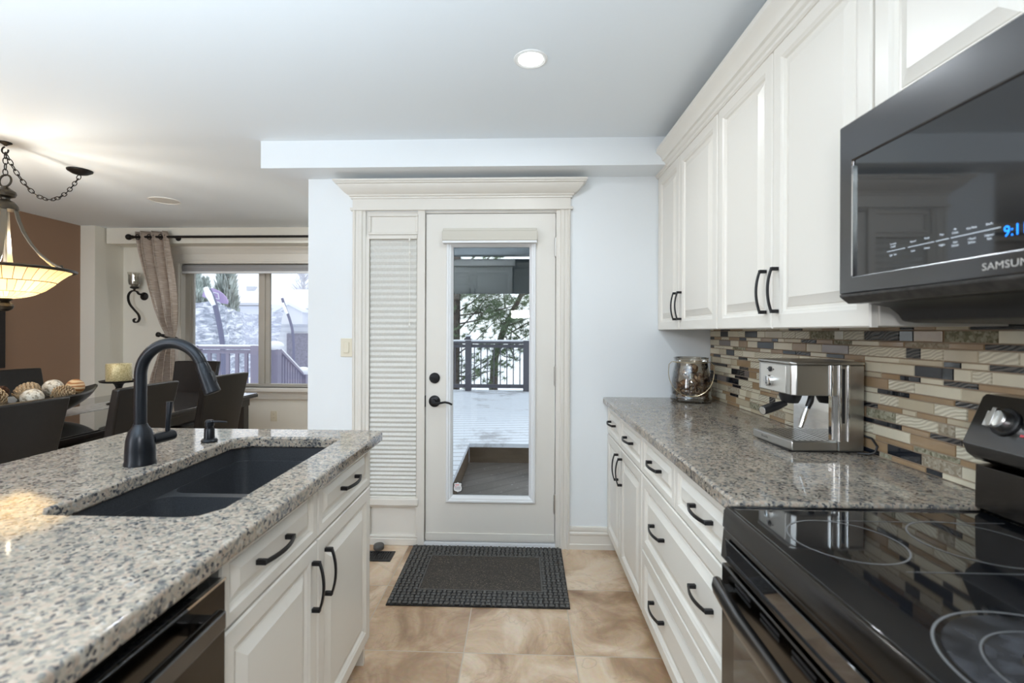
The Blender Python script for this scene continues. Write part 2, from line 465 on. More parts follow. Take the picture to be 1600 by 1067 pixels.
M['needles'] = mat('pine_needles', (0.125, 0.175, 0.095), 0.7, noise=0.55, nscale=3)
M['needles_snow'] = mat('frosted_cedar', (0.44, 0.50, 0.48), 0.8, noise=0.45, nscale=2.5)
M['twig'] = mat('frosted_bare_twigs', (0.55, 0.56, 0.62), 0.8)
M['siding'] = mat('pale_siding', (0.74, 0.77, 0.84), 0.7)
M['siding_line'] = mat('shadow_grey_trim', (0.52, 0.55, 0.62), 0.7)
M['brick'] = mat('grey_block', (0.24, 0.24, 0.31), 0.8, noise=0.2, nscale=14)
M['net'] = netting('snowy_enclosure_net', None, 3.4, 0.62, 0.98)
M['foam'] = mat('indigo_pole_foam', (0.15, 0.16, 0.25), 0.7)
M['purple'] = mat('lilac_backboard', (0.42, 0.34, 0.58), 0.6)
M['paper'] = mat('white_sticker', (0.80, 0.80, 0.80), 0.5)
M['red'] = mat('red_print', (0.70, 0.10, 0.12), 0.5)
M['grey_print'] = mat('grey_print', (0.42, 0.42, 0.44), 0.5)
M['art'] = mat('dark_picture', (0.05, 0.038, 0.03), 0.3)
M['fridge'] = brushed('fridge_stainless', (0.22, 0.22, 0.225), 0.25)
TILES = [mat('cream_glass_tile', (0.72, 0.66, 0.51), 0.10, noise=0.08, nscale=8),
         mat('sand_glass_tile', (0.56, 0.485, 0.35), 0.10, noise=0.08, nscale=8),
         mat('caramel_glass_tile', (0.36, 0.245, 0.14), 0.08, noise=0.12, nscale=10),
         mat('midnight_glass_tile', (0.012, 0.015, 0.021), 0.06, 0, 0.7),
         mat('mauve_metal_tile', (0.27, 0.235, 0.22), 0.22, 0.4),
         wavy_tile('cream_ripple_tile', (0.54, 0.49, 0.37), (0.74, 0.69, 0.55), 30),
         wavy_tile('dark_ripple_tile', (0.015, 0.016, 0.02), (0.12, 0.11, 0.10), 30),
         speckled('olive_stone_tile', [(0.0, (0.14, 0.13, 0.075)), (0.5, (0.27, 0.255, 0.175)), (1, (0.42, 0.40, 0.30))], 130, 0.7, 0.3),
         speckled('tan_stone_tile', [(0.0, (0.25, 0.205, 0.14)), (0.5, (0.36, 0.31, 0.23)), (1, (0.48, 0.43, 0.34))], 140, 0.7, 0.3)]
M['grout'] = mat('sanded_grout', (0.34, 0.26, 0.19), 0.9)


# ------------------------------------------------------------------ geometry kit
class MB:
    def __init__(s):
        s.v = []; s.f = []; s.m = []

    def add(s, vs, fs, m=0):
        k = len(s.v)
        s.v += [tuple(p) for p in vs]
        for f in fs:
            s.f.append([i + k for i in f]); s.m.append(m)
        return s

    def box(s, x0, x1, y0, y1, z0, z1, m=0):
        x0, x1 = min(x0, x1), max(x0, x1); y0, y1 = min(y0, y1), max(y0, y1); z0, z1 = min(z0, z1), max(z0, z1)
        return s.add([(x0, y0, z0), (x1, y0, z0), (x1, y1, z0), (x0, y1, z0), (x0, y0, z1), (x1, y0, z1), (x1, y1, z1), (x0, y1, z1)],
                     [(3, 2, 1, 0), (4, 5, 6, 7), (0, 1, 5, 4), (1, 2, 6, 5), (2, 3, 7, 6), (3, 0, 4, 7)], m)

    def obox(s, c, ax, hs, m=0):
        """box with centre c, axes ax (3 vectors), half sizes hs"""
        c = Vector(c); a = [Vector(x).normalized() for x in ax]
        vs = []
        for k in ((-1, -1, -1), (1, -1, -1), (1, 1, -1), (-1, 1, -1), (-1, -1, 1), (1, -1, 1), (1, 1, 1), (-1, 1, 1)):
            vs.append(c + a[0] * k[0] * hs[0] + a[1] * k[1] * hs[1] + a[2] * k[2] * hs[2])
        fs = [(3, 2, 1, 0), (4, 5, 6, 7), (0, 1, 5, 4), (1, 2, 6, 5), (2, 3, 7, 6), (3, 0, 4, 7)]
        if a[0].cross(a[1]).dot(a[2]) < 0:
            fs = [f[::-1] for f in fs]
        return s.add(vs, fs, m)

    def bar(s, p, q, w, h, up=(0, 0, 1), m=0):
        p = Vector(p); q = Vector(q); d = (q - p)
        u = Vector(up); x = d.cross(u)
        if x.length < 1e-6:
            x = d.cross(Vector((1, 0, 0)))
        x.normalize(); y = x.cross(d).normalized()
        return s.obox((p + q) / 2, (x, d, y), (w / 2, d.length / 2, h / 2), m)

    def tube(s, path, r, n=12, closed=False, caps=True, m=0, sect=None, up=None):
        P = [Vector(p) for p in path]; N = len(P)
        R = r if isinstance(r, (list, tuple)) else [r] * N
        T = []
        for i in range(N):
            a = P[(i - 1) % N] if (closed or i > 0) else P[i]
            b = P[(i + 1) % N] if (closed or i < N - 1) else P[i]
            t = (b - a)
            T.append(t.normalized() if t.length > 1e-9 else Vector((0, 0, 1)))
        ref = Vector(up) if up else (Vector((0, 0, 1)) if abs(T[0].z) < 0.9 else Vector((1, 0, 0)))
        x = (ref - T[0] * ref.dot(T[0])).normalized()
        k = len(s.v); ns = len(sect) if sect else n
        for i in range(N):
            if i:
                if up:
                    x2 = Vector(up) - T[i] * Vector(up).dot(T[i])
                    x = x2.normalized() if x2.length > 1e-4 else x
                else:
                    x = (x - T[i] * x.dot(T[i])).normalized()
            y = T[i].cross(x)
            for j in range(ns):
                if sect:
                    a, b = sect[j]
                    s.v.append(tuple(P[i] + x * a * R[i] + y * b * R[i]))
                else:
                    an = 2 * pi * j / n
                    s.v.append(tuple(P[i] + (x * cos(an) + y * sin(an)) * R[i]))
        for i in range(N if closed else N - 1):
            for j in range(ns):
                a = k + i * ns + j; b = k + i * ns + (j + 1) % ns
                i2 = (i + 1) % N
                c = k + i2 * ns + (j + 1) % ns; d = k + i2 * ns + j
                s.f.append([a, b, c, d]); s.m.append(m)
        if caps and not closed:
            s.f.append([k + j for j in range(ns)][::-1]); s.m.append(m)
            s.f.append([k + (N - 1) * ns + j for j in range(ns)]); s.m.append(m)
        return s

    def cyl(s, p, q, r, r2=None, n=20, m=0):
        return s.tube([p, q], [r, r if r2 is None else r2], n, m=m)

    def lathe(s, prof, c=(0, 0, 0), n=28, m=0, axis=(0, 0, 1), a0=0.0, a1=2 * pi):
        """prof: list of (radius, height)"""
        c = Vector(c); q = Vector((0, 0, 1)).rotation_difference(Vector(axis))
        k = len(s.v); full = abs(a1 - a0 - 2 * pi) < 1e-6
        cols = n if full else n + 1
        for r, h in prof:
            for j in range(cols):
                an = a0 + (a1 - a0) * j / n
                s.v.append(tuple(c + q @ Vector((r * cos(an), r * sin(an), h))))
        for i in range(len(prof) - 1):
            for j in range(n):
                j2 = (j + 1) % cols
                s.f.append([k + i * cols + j, k + i * cols + j2, k + (i + 1) * cols + j2, k + (i + 1) * cols + j]); s.m.append(m)
        return s

    def sphere(s, c, r, n=14, m=0, jit=0.0):
        rx, ry, rz = r if isinstance(r, (tuple, list)) else (r, r, r)
        k = len(s.v)
        for i in range(n + 1):
            th = pi * i / n
            for j in range(2 * n):
                ph = pi * j / n
                q = 1 + random.uniform(-jit, jit)
                s.v.append((c[0] + rx * q * sin(th) * cos(ph), c[1] + ry * q * sin(th) * sin(ph), c[2] - rz * q * cos(th)))
        for i in range(n):
            for j in range(2 * n):
                a = k + i * 2 * n + j; b = k + i * 2 * n + (j + 1) % (2 * n)
                s.f.append([a, b, b + 2 * n, a + 2 * n]); s.m.append(m)
        return s

    def prism(s, poly, axis, a0, a1, m=0):
        """poly in the two other axes (x: (y,z), y: (x,z), z: (x,y))"""
        def P(p, a):
            return {'x': (a, p[0], p[1]), 'y': (p[0], a, p[1]), 'z': (p[0], p[1], a)}[axis]
        n = len(poly)
        vs = [P(p, a0) for p in poly] + [P(p, a1) for p in poly]
        fs = [list(range(n))[::-1], [n + i for i in range(n)]] + [[i, (i + 1) % n, n + (i + 1) % n, n + i] for i in range(n)]
        return s.add(vs, fs, m)

    def grid(s, fn, nu, nv, m=0):
        k = len(s.v)
        for i in range(nu + 1):
            for j in range(nv + 1):
                s.v.append(tuple(fn(i / nu, j / nv)))
        for i in range(nu):
            for j in range(nv):
                a = k + i * (nv + 1) + j
                s.f.append([a, a + nv + 1, a + nv + 2, a + 1]); s.m.append(m)
        return s

    def holed_slab(s, outer, holes, z0, z1, m=0):
        bm = bmesh.new()
        loops = []
        for lp in [outer] + holes:
            vs = [bm.verts.new((x, y, z1)) for x, y in lp]
            es = [bm.edges.new((vs[i], vs[(i + 1) % len(vs)])) for i in range(len(vs))]
            loops.append(vs)
        bmesh.ops.triangle_fill(bm, use_beauty=True, edges=bm.edges[:], normal=(0, 0, 1))
        bm.verts.index_update()
        tv = [tuple(v.co) for v in bm.verts]
        tf = []
        for f in bm.faces:
            f.normal_update()
            idx = [v.index for v in f.verts]
            tf.append(idx if f.normal.z > 0 else idx[::-1])
        k = len(s.v); n = len(tv)
        s.v += tv + [(x, y, z0) for x, y, z in tv]
        for f in tf:
            s.f.append([k + i for i in f]); s.m.append(m)
            s.f.append([k + n + i for i in f[::-1]]); s.m.append(m)
        for vs in loops:
            ii = [v.index for v in vs]
            for i in range(len(ii)):
                a, b = ii[i], ii[(i + 1) % len(ii)]
                s.f.append([k + a, k + n + a, k + n + b, k + b]); s.m.append(m)
        bm.free()
        return s

    def build(s, name, mats, parent=None, label=None, cat=None, group=None, kind=None, bevel=0.0, origin=None, local=False, sharp=35, seg=2, recalc=True, subsurf=0, loc=None, rotz=0.0):
        if not isinstance(mats, (list, tuple)):
            mats = [mats]
        if parent is not None and not local:
            o = wloc(parent)
            s.v = [(a - o[0], b - o[1], c - o[2]) for a, b, c in s.v]
        elif origin is not None:
            s.v = [(a - origin[0], b - origin[1], c - origin[2]) for a, b, c in s.v]
        me = bpy.data.meshes.new(name)
        me.from_pydata(s.v, [], s.f)
        for mm in mats:
            me.materials.append(mm)
        for i, p in enumerate(me.polygons):
            p.material_index = s.m[i]
            p.use_smooth = True
        if recalc:
            bm = bmesh.new(); bm.from_mesh(me)
            bmesh.ops.recalc_face_normals(bm, faces=bm.faces[:])
            bm.to_mesh(me); bm.free()
        me.set_sharp_from_angle(angle=radians(sharp))
        ob = bpy.data.objects.new(name, me)
        COL.objects.link(ob)
        if origin is not None and parent is None:
            ob.location = origin
        if loc is not None:
            ob.location = loc
        if rotz:
            ob.rotation_euler.z = rotz
        if parent is not None:
            ob.parent = parent
        if bevel:
            b = ob.modifiers.new('edge', 'BEVEL'); b.width = bevel; b.segments = seg; b.limit_method = 'ANGLE'; b.angle_limit = radians(40)
            b.use_clamp_overlap = True
        if subsurf:
            q = ob.modifiers.new('smooth', 'SUBSURF'); q.levels = subsurf; q.render_levels = subsurf
        tag(ob, label, cat, group, kind)
        return ob


def wloc(o):
    v = Vector((0, 0, 0))
    while o is not None:
        v += o.location
        o = o.parent
    return v


def tag(o, label=None, cat=None, group=None, kind=None):
    if label: o['label'] = label
    if cat: o['category'] = cat
    if group: o['group'] = group
    if kind: o['kind'] = kind


def thing(name, label, cat, loc=(0, 0, 0), rotz=0.0, group=None, kind=None):
    o = bpy.data.objects.new(name, None)
    o.empty_display_size = 0.05
    COL.objects.link(o)
    o.location = loc
    o.rotation_euler.z = rotz
    tag(o, label, cat, group, kind)
    return o


def copy_tree(o, parent=None):
    c = o.copy()
    COL.objects.link(c)
    if parent is not None:
        c.parent = parent
    for ch in list(o.children):
        copy_tree(ch, c)
    return c


def rrect(x0, x1, y0, y1, r, n=5):
    pts = []
    for cx, cy, a in ((x1 - r, y1 - r, 0), (x0 + r, y1 - r, 90), (x0 + r, y0 + r, 180), (x1 - r, y0 + r, 270)):
        for i in range(n + 1):
            t = radians(a + 90 * i / n)
            pts.append((cx + r * cos(t), cy + r * sin(t)))
    return pts


def arc(c, r, a0, a1, n, ax=(1, 0, 0), ay=(0, 0, 1)):
    c = Vector(c); ax = Vector(ax); ay = Vector(ay)
    return [c + ax * r * cos(a0 + (a1 - a0) * i / n) + ay * r * sin(a0 + (a1 - a0) * i / n) for i in range(n + 1)]


def text(mb, s, size, o, ux, uy, m=0, depth=0.0004, align='LEFT', sx=1.0):
    """flat lettering laid on a surface: origin o, reading direction ux, up uy"""
    cu = bpy.data.curves.new('lettering', 'FONT')
    cu.body = s; cu.size = size; cu.align_x = align; cu.resolution_u = 3
    ob = bpy.data.objects.new('lettering', cu)
    COL.objects.link(ob)
    dg = bpy.context.evaluated_depsgraph_get()
    me = bpy.data.meshes.new_from_object(ob.evaluated_get(dg))
    o = Vector(o); ux = Vector(ux); uy = Vector(uy); n = ux.cross(uy)
    vs = [o + ux * v.co.x * sx + uy * v.co.y + n * depth for v in me.vertices]
    mb.add(vs, [list(p.vertices) for p in me.polygons], m)
    bpy.data.objects.remove(ob, do_unlink=True)
    bpy.data.meshes.remove(me)
    bpy.data.curves.remove(cu)
    return mb


def raised_panel(mb, o, u, v, w, U, V, rail=0.055, t=0.019, m=0):
    """a routed, raised-panel door: o = back lower corner, u across, v up, w outward"""
    o = Vector(o); u = Vector(u); v = Vector(v); w = Vector(w)
    k = len(mb.v)
    g = min(1.0, rail / 0.05)
    rings = [(0, 0), (0, t - 0.004), (0.004, t), (rail - 0.010 * g, t), (rail - 0.006 * g, t - 0.003), (rail, t - 0.005), (rail + 0.005 * g, t - 0.012), (rail + 0.013 * g, t - 0.0125), (rail + 0.015 * g, t - 0.010), (rail + 0.040 * g, t - 0.0015), (rail + 0.042 * g, t)]
    for ins, h in rings:
        for a, b in ((ins, ins), (U - ins, ins), (U - ins, V - ins), (ins, V - ins)):
            mb.v.append(tuple(o + u * a + v * b + w * h))
    for i in range(len(rings) - 1):
        for j in range(4):
            a = k + i * 4 + j; b = k + i * 4 + (j + 1) % 4
            mb.f.append([a, b, b + 4, a + 4]); mb.m.append(m)
    e = k + (len(rings) - 1) * 4
    mb.f.append([e, e + 1, e + 2, e + 3]); mb.m.append(m)
    mb.f.append([k + 3, k + 2, k + 1, k]); mb.m.append(m)
    return mb


def pull(parent, c, d, w, length=0.135, name='handle', label=None, bow=0.012):
    """black bow pull: c centre on the face, d along, w outward"""
    c = Vector(c); d = Vector(d).normalized(); w = Vector(w).normalized()
    mb = MB(); n = 14; h = length / 2
    path = []
    for i in range(n + 1):
        t = -1 + 2 * i / n
        path.append(c + d * h * t + w * (0.022 + bow * (1 - t * t)))
    sd = d.cross(w)
    mb.tube(path, 1.0, sect=[(-0.0028, -0.0055), (0.0028, -0.0055), (0.0028, 0.0055), (-0.0028, 0.0055)], up=w)
    for t in (-1, 1):
        mb.obox(c + d * h * t + w * 0.0123, (d, sd, w), (0.0058, 0.0060, 0.0120))
    return mb.build(name, M['black'], parent, label=label, bevel=0.001, seg=1)


# ================================================================== SETTING
D = 2.964          # door wall
XR = 1.165         # right wall
ZC = 2.44          # ceiling
XL = -4.68         # chocolate wall
YW = 5.30          # dining window wall
YB = -1.62         # wall behind the photographer

LSH = [(XL - 0.2, YB - 0.15), (XR + 0.15, YB - 0.15), (XR + 0.15, D + 0.12), (-1.21, D + 0.12), (-1.21, YW + 0.15), (XL - 0.2, YW + 0.15)]
MB().prism(LSH, 'z', -0.06, 0).build('floor', M['tile'], kind='structure', label='large beige slate-look floor tiles with pale grout', cat='floor')
MB().prism(LSH, 'z', ZC, ZC + 0.08).build('ceiling', M['ceil'], kind='structure', label='flat white ceiling over kitchen and dining area', cat='ceiling')
MB().box(XR, XR + 0.12, YB - 0.12, D + 0.15, 0, ZC).build('wall_right', M['wall'], kind='structure', label='right kitchen wall behind cabinets and backsplash', cat='wall')
w = MB()
w.box(-1.333, -0.985, D, D + 0.15, 0, ZC).box(0.225, XR, D, D + 0.15, 0, ZC).box(-0.985, 0.225, D, D + 0.15, 2.075, ZC)
w.build('wall_back', M['wall'], kind='structure', label='cool white wall around the glass patio door', cat='wall')
MB().box(-1.333, -1.21, D + 0.15, YW, 0, ZC).build('wall_partition', M['cream_wall'], kind='structure', label='side wall of dining area running back from door wall', cat='wall')
MB().box(XL - 0.12, XL, YB - 0.12, 4.935, 0, ZC).build('wall_left', M['brown_wall'], kind='structure', label='chocolate brown dining room wall', cat='wall')
MB().box(XL - 0.12, -4.52, 4.935, YW, 0, ZC).build('wall_nook', M['cream_wall'], kind='structure', label='narrow cream return beside the chocolate wall', cat='wall')
# dining window wall with its opening
wx0, wx1, wz0, wz1 = -3.86, -1.75, 0.69, 2.085
w = MB()
w.box(XL - 0.12, wx0, YW, YW + 0.15, 0, ZC).box(wx1, -1.21, YW, YW + 0.15, 0, ZC).box(wx0, wx1, YW, YW + 0.15, wz1, ZC).box(wx0, wx1, YW, YW + 0.15, 0, wz0)
w.build('wall_front', M['cream_wall'], kind='structure', label='cream dining wall around the wide window', cat='wall')
# wall behind the photographer, with an unseen window added to let in fill light
w = MB()
w.box(XL, -4.25, YB - 0.12, YB, 0, ZC).box(-1.75, XR, YB - 0.12, YB, 0, ZC).box(-4.25, -1.75, YB - 0.12, YB, 2.3, ZC).box(-4.25, -1.75, YB - 0.12, YB, 0, 0.8)
w.build('wall_rear', M['wall'], kind='structure', label='white wall behind the photographer with an added window opening', cat='wall')
f = MB()
for x in (-4.23, -3.0, -1.80):
    f.box(x, x + 0.04, YB - 0.09, YB - 0.03, 0.8, 2.3)
f.box(-4.25, -1.75, YB - 0.09, YB - 0.03, 0.8, 0.85).box(-4.25, -1.75, YB - 0.09, YB - 0.03, 2.25, 2.3)
f.build('fill_window', M['white'], kind='structure', label='added fill-light window, unseen behind the photographer', cat='window')
# bulkhead over the dining window and the dropped beam over the door
MB().box(-4.505, -1.333, 5.06, YW, 2.272, ZC).build('trim_1', M['cream_wall'], kind='structure', label='cream bulkhead above the dining window', cat='bulkhead')
b = MB()
b.prism([(-1.524, 2.757), (XR, 2.757), (XR, D), (-1.333, D), (-1.333, 5.06), (-1.524, 5.06)], 'z', 2.281, ZC)
b.build('trim_2', M['wall'], kind='structure', label='white dropped ceiling beam above the patio door', cat='beam')


def profile_run(name, prof, axis, a0, a1, mt, **k):
    return MB().prism(prof, axis, a0, a1).build(name, mt, **k)


# baseboards (profile: depth from wall, height)
bp = [(0, 0), (0.018, 0), (0.018, 0.03), (0.014, 0.034), (0.014, 0.085), (0.018, 0.09), (0.018, 0.10), (0.012, 0.107), (0.016, 0.118), (0.012, 0.135), (0, 0.138)]
profile_run('baseboard_back', [(D - p, h) for p, h in bp], 'x', 0.302, 0.60, M['trim'], kind='structure', label='cream moulded baseboard right of the patio door', cat='baseboard')
profile_run('baseboard_front', [(YW - p, h) for p, h in bp], 'x', -4.52, -1.333, M['trim'], kind='structure', label='cream baseboard under the dining window', cat='baseboard')
profile_run('baseboard_left', [(XL + p, h) for p, h in bp], 'y', YB, 4.935, M['trim'], kind='structure', label='cream baseboard along the chocolate wall', cat='baseboard')

# ---------------------------------------------------- patio door and sidelight surround
dc = thing('trim_3', 'cream door surround with tall crown header and fluted casings', 'door surround', (-0.38, D, 0), kind='structure')
c = MB()
cs = [(0, 0.020), (0.006, 0.024), (0.014, 0.024), (0.018, 0.016), (0.034, 0.016), (0.038, 0.020), (0.056, 0.020), (0.062, 0.012), (0.070, 0.010), (0.078, 0.008)]
for (x0, sgn) in ((-1.045, 1), (0.302, -1)):
    poly = [(x0, D)] + [(x0 + sgn * a, D - d) for a, d in cs] + [(x0 + sgn * 0.078, D)]
    c.prism(poly, 'z', 0, 2.08)
c.build('casing', M['trim'], dc)
h = MB()
h.box(-1.045, 0.302, D - 0.022, D, 2.08, 2.165)
h.box(-1.058, 0.315, D - 0.030, D, 2.078, 2.094)
crown = [(0.030, 2.150), (0.030, 2.160), (0.038, 2.163), (0.042, 2.172), (0.058, 2.180), (0.078, 2.200), (0.090, 2.216), (0.092, 2.222), (0.104, 2.226), (0.104, 2.232), (0.112, 2.236), (0.112, 2.247)]
# crown swept round three sides with mitred returns
k = len(h.v)
rows = []
for d, z in crown:
    e = d - 0.02
    rows.append([(-1.045 - e, D, z), (-1.045 - e, D - d, z), (0.302 + e, D - d, z), (0.302 + e, D, z)])
vs = [p for r in rows for p in r]
fs = []
for i in range(len(rows) - 1):
    for j in range(3):
        fs.append([i * 4 + j, i * 4 + j + 1, (i + 1) * 4 + j + 1, (i + 1) * 4 + j])
e = (len(rows) - 1) * 4
fs.append([e, e + 1, e + 2, e + 3]); fs.append([3, 2, 1, 0])
for i in range(len(rows) - 1):
    fs.append([i * 4 + 3, i * 4, (i + 1) * 4, (i + 1) * 4 + 3])
h.add(vs, fs)
h.build('header', M['trim'], dc, sharp=20)
j = MB()
j.box(-0.637, -0.594, D - 0.012, D + 0.12, 0, 2.08)            # mullion post between sidelight and door
j.box(0.216, 0.236, D - 0.010, D + 0.12, 0, 2.08)
j.box(-0.985, 0.236, D + 0.005, D + 0.12, 2.064, 2.09)
j.build('jamb', M['trim'], dc)
MB().box(-0.594, 0.216, D - 0.012, D + 0.12, 0.0, 0.022).build('threshold', M['gframe'], dc)

# ---------------------------------------------------- sidelight
sl = thing('window_2', 'narrow sidelight beside the patio door behind a pleated cream blind', 'sidelight', (-0.8, D, 0), kind='structure')
f = MB()
f.box(-0.968, -0.637, D + 0.004, D + 0.10, 1.922, 2.064)
f.box(-0.968, -0.946, D - 0.004, D + 0.10, 0.29, 1.922).box(-0.645, -0.637, D - 0.004, D + 0.10, 0.29, 1.922)
f.box(-0.968, -0.637, D + 0.012, D + 0.10, 0.0, 0.262)
f.build('frame', M['trim'], sl)
MB().box(-0.975, -0.630, D - 0.022, D + 0.04, 0.250, 0.292).build('sill', M['trim'], sl, bevel=0.004)
p = MB()
for (x0, x1, z0, z1) in ((-0.935, -0.653, 1.945, 2.044), (-0.935, -0.650, 0.06, 0.235)):
    # moulded frame around a recessed flat panel
    for a, b_, c_, d_ in ((x0 - 0.018, x1 + 0.014, z1, z1 + 0.014), (x0 - 0.018, x1 + 0.014, z0 - 0.014, z0), (x0 - 0.018, x0, z0, z1), (x1, x1 + 0.014, z0, z1)):
        p.box(a, b_, D - 0.006, D + 0.014, c_, d_)
p.build('panel_moulding', M['trim'], sl, bevel=0.003)
MB().box(-0.968, -0.637, D - 0.012, D + 0.012, 0, 0.045).build('base_block', M['trim'], sl, bevel=0.004)
MB().box(-0.946, -0.645, D + 0.085, D + 0.09, 0.28, 1.93).build('pane', M['glass'], sl)

bl = thing('cellular_blind', 'cream pleated cellular blind covering the sidelight left of the door', 'blind', (-0.795, D, 1.92))
MB().box(-0.945, -0.643, D - 0.012, D + 0.03, 1.903, 1.923).build('headrail', M['trim'], bl, bevel=0.003)
n = 50
zs = [1.903]
hh = [1.35 - 0.55 * i / n for i in range(n)]
tot = sum(hh)
for x in hh:
    zs.append(zs[-1] - x / tot * 1.605)
pl = MB()
prof = []
for i in range(n):
    za, zb = zs[i], zs[i + 1]
    prof += [(D + 0.016, za), (D + 0.0095, za * .65 + zb * .35), (D + 0.0075, (za + zb) / 2), (D + 0.010, za * .3 + zb * .7)]
prof.append((D + 0.020, zs[-1]))
back = [(D + 0.028, zs[-1]), (D + 0.028, zs[0])]
pl.prism(prof + back, 'x', -0.943, -0.650)
pl.build('pleats', M['blind'], bl, sharp=15)
MB().box(-0.944, -0.648, D + 0.004, D + 0.026, 0.290, 0.300).build('bottom_rail', M['trim'], bl, bevel=0.002)
co = MB()
co.tube([(-0.689, D - 0.016, 1.915), (-0.689, D - 0.014, 1.366)], 0.0016, 6)
for z in (1.895, 1.815, 1.368):
    co.lathe([(0.001, 0.012), (0.005, 0.006), (0.006, -0.006), (0.002, -0.011)], (-0.689, D - 0.014, z), 10)
co.build('pull_cord', M['cord'], bl)

# ---------------------------------------------------- the glass door
dr = thing('door_1', 'almond patio door with full glass, black lever and raised shade', 'door', (-0.19, D, 0.03), kind='structure')
dd = MB()
x0, x1, z0, z1 = -0.588, 0.211, 0.030, 2.059
gx0, gx1, gz0, gz1 = -0.452, 0.085, 0.279, 1.885
yf = D + 0.004
dd.holed_slab([(x0, z0), (x1, z0), (x1, z1), (x0, z1)], [[(gx0, gz0), (gx1, gz0), (gx1, gz1), (gx0, gz1)]], -yf - 0.044, -yf)
dd.v = [(a, -c, b) for a, b, c in dd.v]
dd.build('slab', M['door'], dr)
# glazing frame: a moulded ring
g = MB()
k = 0
rings = [(0.0, yf), (0.0, yf - 0.010), (0.006, yf - 0.014), (0.014, yf - 0.014), (0.018, yf - 0.009), (0.026, yf - 0.008), (0.040, yf + 0.008), (0.040, yf + 0.022)]
for ins, y in rings:
    ox0, ox1, oz0, oz1 = gx0 - 0.008 + ins, gx1 + 0.008 - ins, gz0 - 0.009 + ins, gz1 + 0.009 - ins
    g.v += [(ox0, y, oz0), (ox1, y, oz0), (ox1, y, oz1), (ox0, y, oz1)]
for i in range(len(rings) - 1):
    for q in range(4):
        a = i * 4 + q; b_ = i * 4 + (q + 1) % 4
        g.f.append([a, b_, b_ + 4, a + 4]); g.m.append(0)
g.build('glazing_frame', M['gframe'], dr, sharp=20)
MB().box(gx0 + 0.02, gx1 - 0.02, yf + 0.020, yf + 0.024, gz0 + 0.02, gz1 - 0.02).build('glass_pane', M['door_glass'], dr)
sh = MB()
sh.box(-0.482, 0.100, yf - 0.055, yf - 0.001, 1.885, 1.945)
sh.box(-0.478, 0.096, yf - 0.045, yf - 0.001, 1.945, 1.962)
shp = sh.build('raised_shade', M['shade'], dr, bevel=0.004)
MB().box(-0.480, 0.098, yf - 0.052, yf - 0.004, 1.870, 1.885).build('bottom_rail', M['gframe'], shp, bevel=0.003)
kp = MB().box(x0, x1, yf - 0.006, yf, 0.040, 0.080)
for sx in (-0.55, -0.28, -0.06, 0.17):
    kp.lathe([(0.0, -0.001), (0.004, 0), (0.004, 0.002)], (sx, yf - 0.006, 0.060), 8, axis=(0, -1, 0))
kp.build('bottom_sweep', M['door'], dr, bevel=0.001)
db = MB()
db.lathe([(0.033, 0), (0.033, 0.008), (0.028, 0.013), (0.018, 0.014), (0.0, 0.014)], (-0.533, yf, 1.040), 28, axis=(0, -1, 0))
db.obox((-0.533, yf - 0.022, 1.040), ((1, 0, 0), (0, 1, 0), (0, 0, 1)), (0.019, 0.008, 0.005))
db.build('deadbolt', M['black'], dr)
lv = MB()
lv.lathe([(0.036, 0), (0.036, 0.006), (0.030, 0.012), (0.016, 0.016), (0.012, 0.04), (0.014, 0.05), (0, 0.052)], (-0.533, yf, 0.896), 28, axis=(0, -1, 0))
path = [(-0.533, yf - 0.046, 0.892), (-0.51, yf - 0.050, 0.888), (-0.485, yf - 0.052, 0.893), (-0.46, yf - 0.052, 0.897), (-0.437, yf - 0.050, 0.892), (-0.418, yf - 0.046, 0.882)]
lv.tube(path, [0.011, 0.009, 0.007, 0.0065, 0.0065, 0.006], 10)
lv.build('lever_handle', M['black'], dr)
lt = MB().box(-0.594, -0.588, yf - 0.006, yf + 0.02, 0.86, 0.93)
lt.build('latch_plate', M['black'], dr)
for hz in (1.851, 1.057, 0.27):
    hg = MB()
    hg.cyl((0.213, yf - 0.008, hz - 0.055), (0.213, yf - 0.008, hz + 0.055), 0.007, n=12)
    for q in range(-2, 3):
        hg.cyl((0.213, yf - 0.008, hz + q * 0.022 - 0.001), (0.213, yf - 0.008, hz + q * 0.022 + 0.001), 0.0078, n=12)
    hg.sphere((0.213, yf - 0.008, hz + 0.057), 0.006, 6).sphere((0.213, yf - 0.008, hz - 0.057), 0.006, 6)
    hg.box(0.205, 0.221, yf - 0.003, yf + 0.0, hz - 0.055, hz + 0.055)
    hg.build('hinge', M['hinge'], dr)
st = MB()
sc = (-0.389, 0.357)
shield = [(-0.9, 0.75), (-0.55, 0.8), (-0.3, 0.78), (0, 1.0), (0.3, 0.78), (0.55, 0.8), (0.9, 0.75), (0.82, 0.35), (0.95, 0), (0.98, -0.35), (0.85, -0.68), (0.45, -0.82), (0.2, -0.85), (0, -1.0), (-0.2, -0.85), (-0.45, -0.82), (-0.85, -0.68), (-0.98, -0.35), (-0.95, 0), (-0.82, 0.35)]
st.prism([(sc[0] + a * 0.030, sc[1] + b_ * 0.036) for a, b_ in shield], 'y', yf + 0.0190, yf + 0.0198, 1)
st.prism([(sc[0] + a * 0.026, sc[1] + b_ * 0.032) for a, b_ in shield], 'y', yf + 0.0182, yf + 0.0190, 0)
for z, xa, xb, mm in ((0.014, -0.016, 0.008, 2), (0.002, -0.017, -0.008, 2), (0.001, -0.005, 0.018, 3), (-0.005, -0.016, 0.018, 3), (-0.012, -0.016, 0.016, 3)):
    st.box(sc[0] + xa, sc[0] + xb, yf + 0.0174, yf + 0.0182, sc[1] + z - 0.0018, sc[1] + z + 0.0018, mm)
st.build('shield_sticker', [M['paper'], M['bplast'], M['red'], M['grey_print']], dr, label='small white security shield sticker')

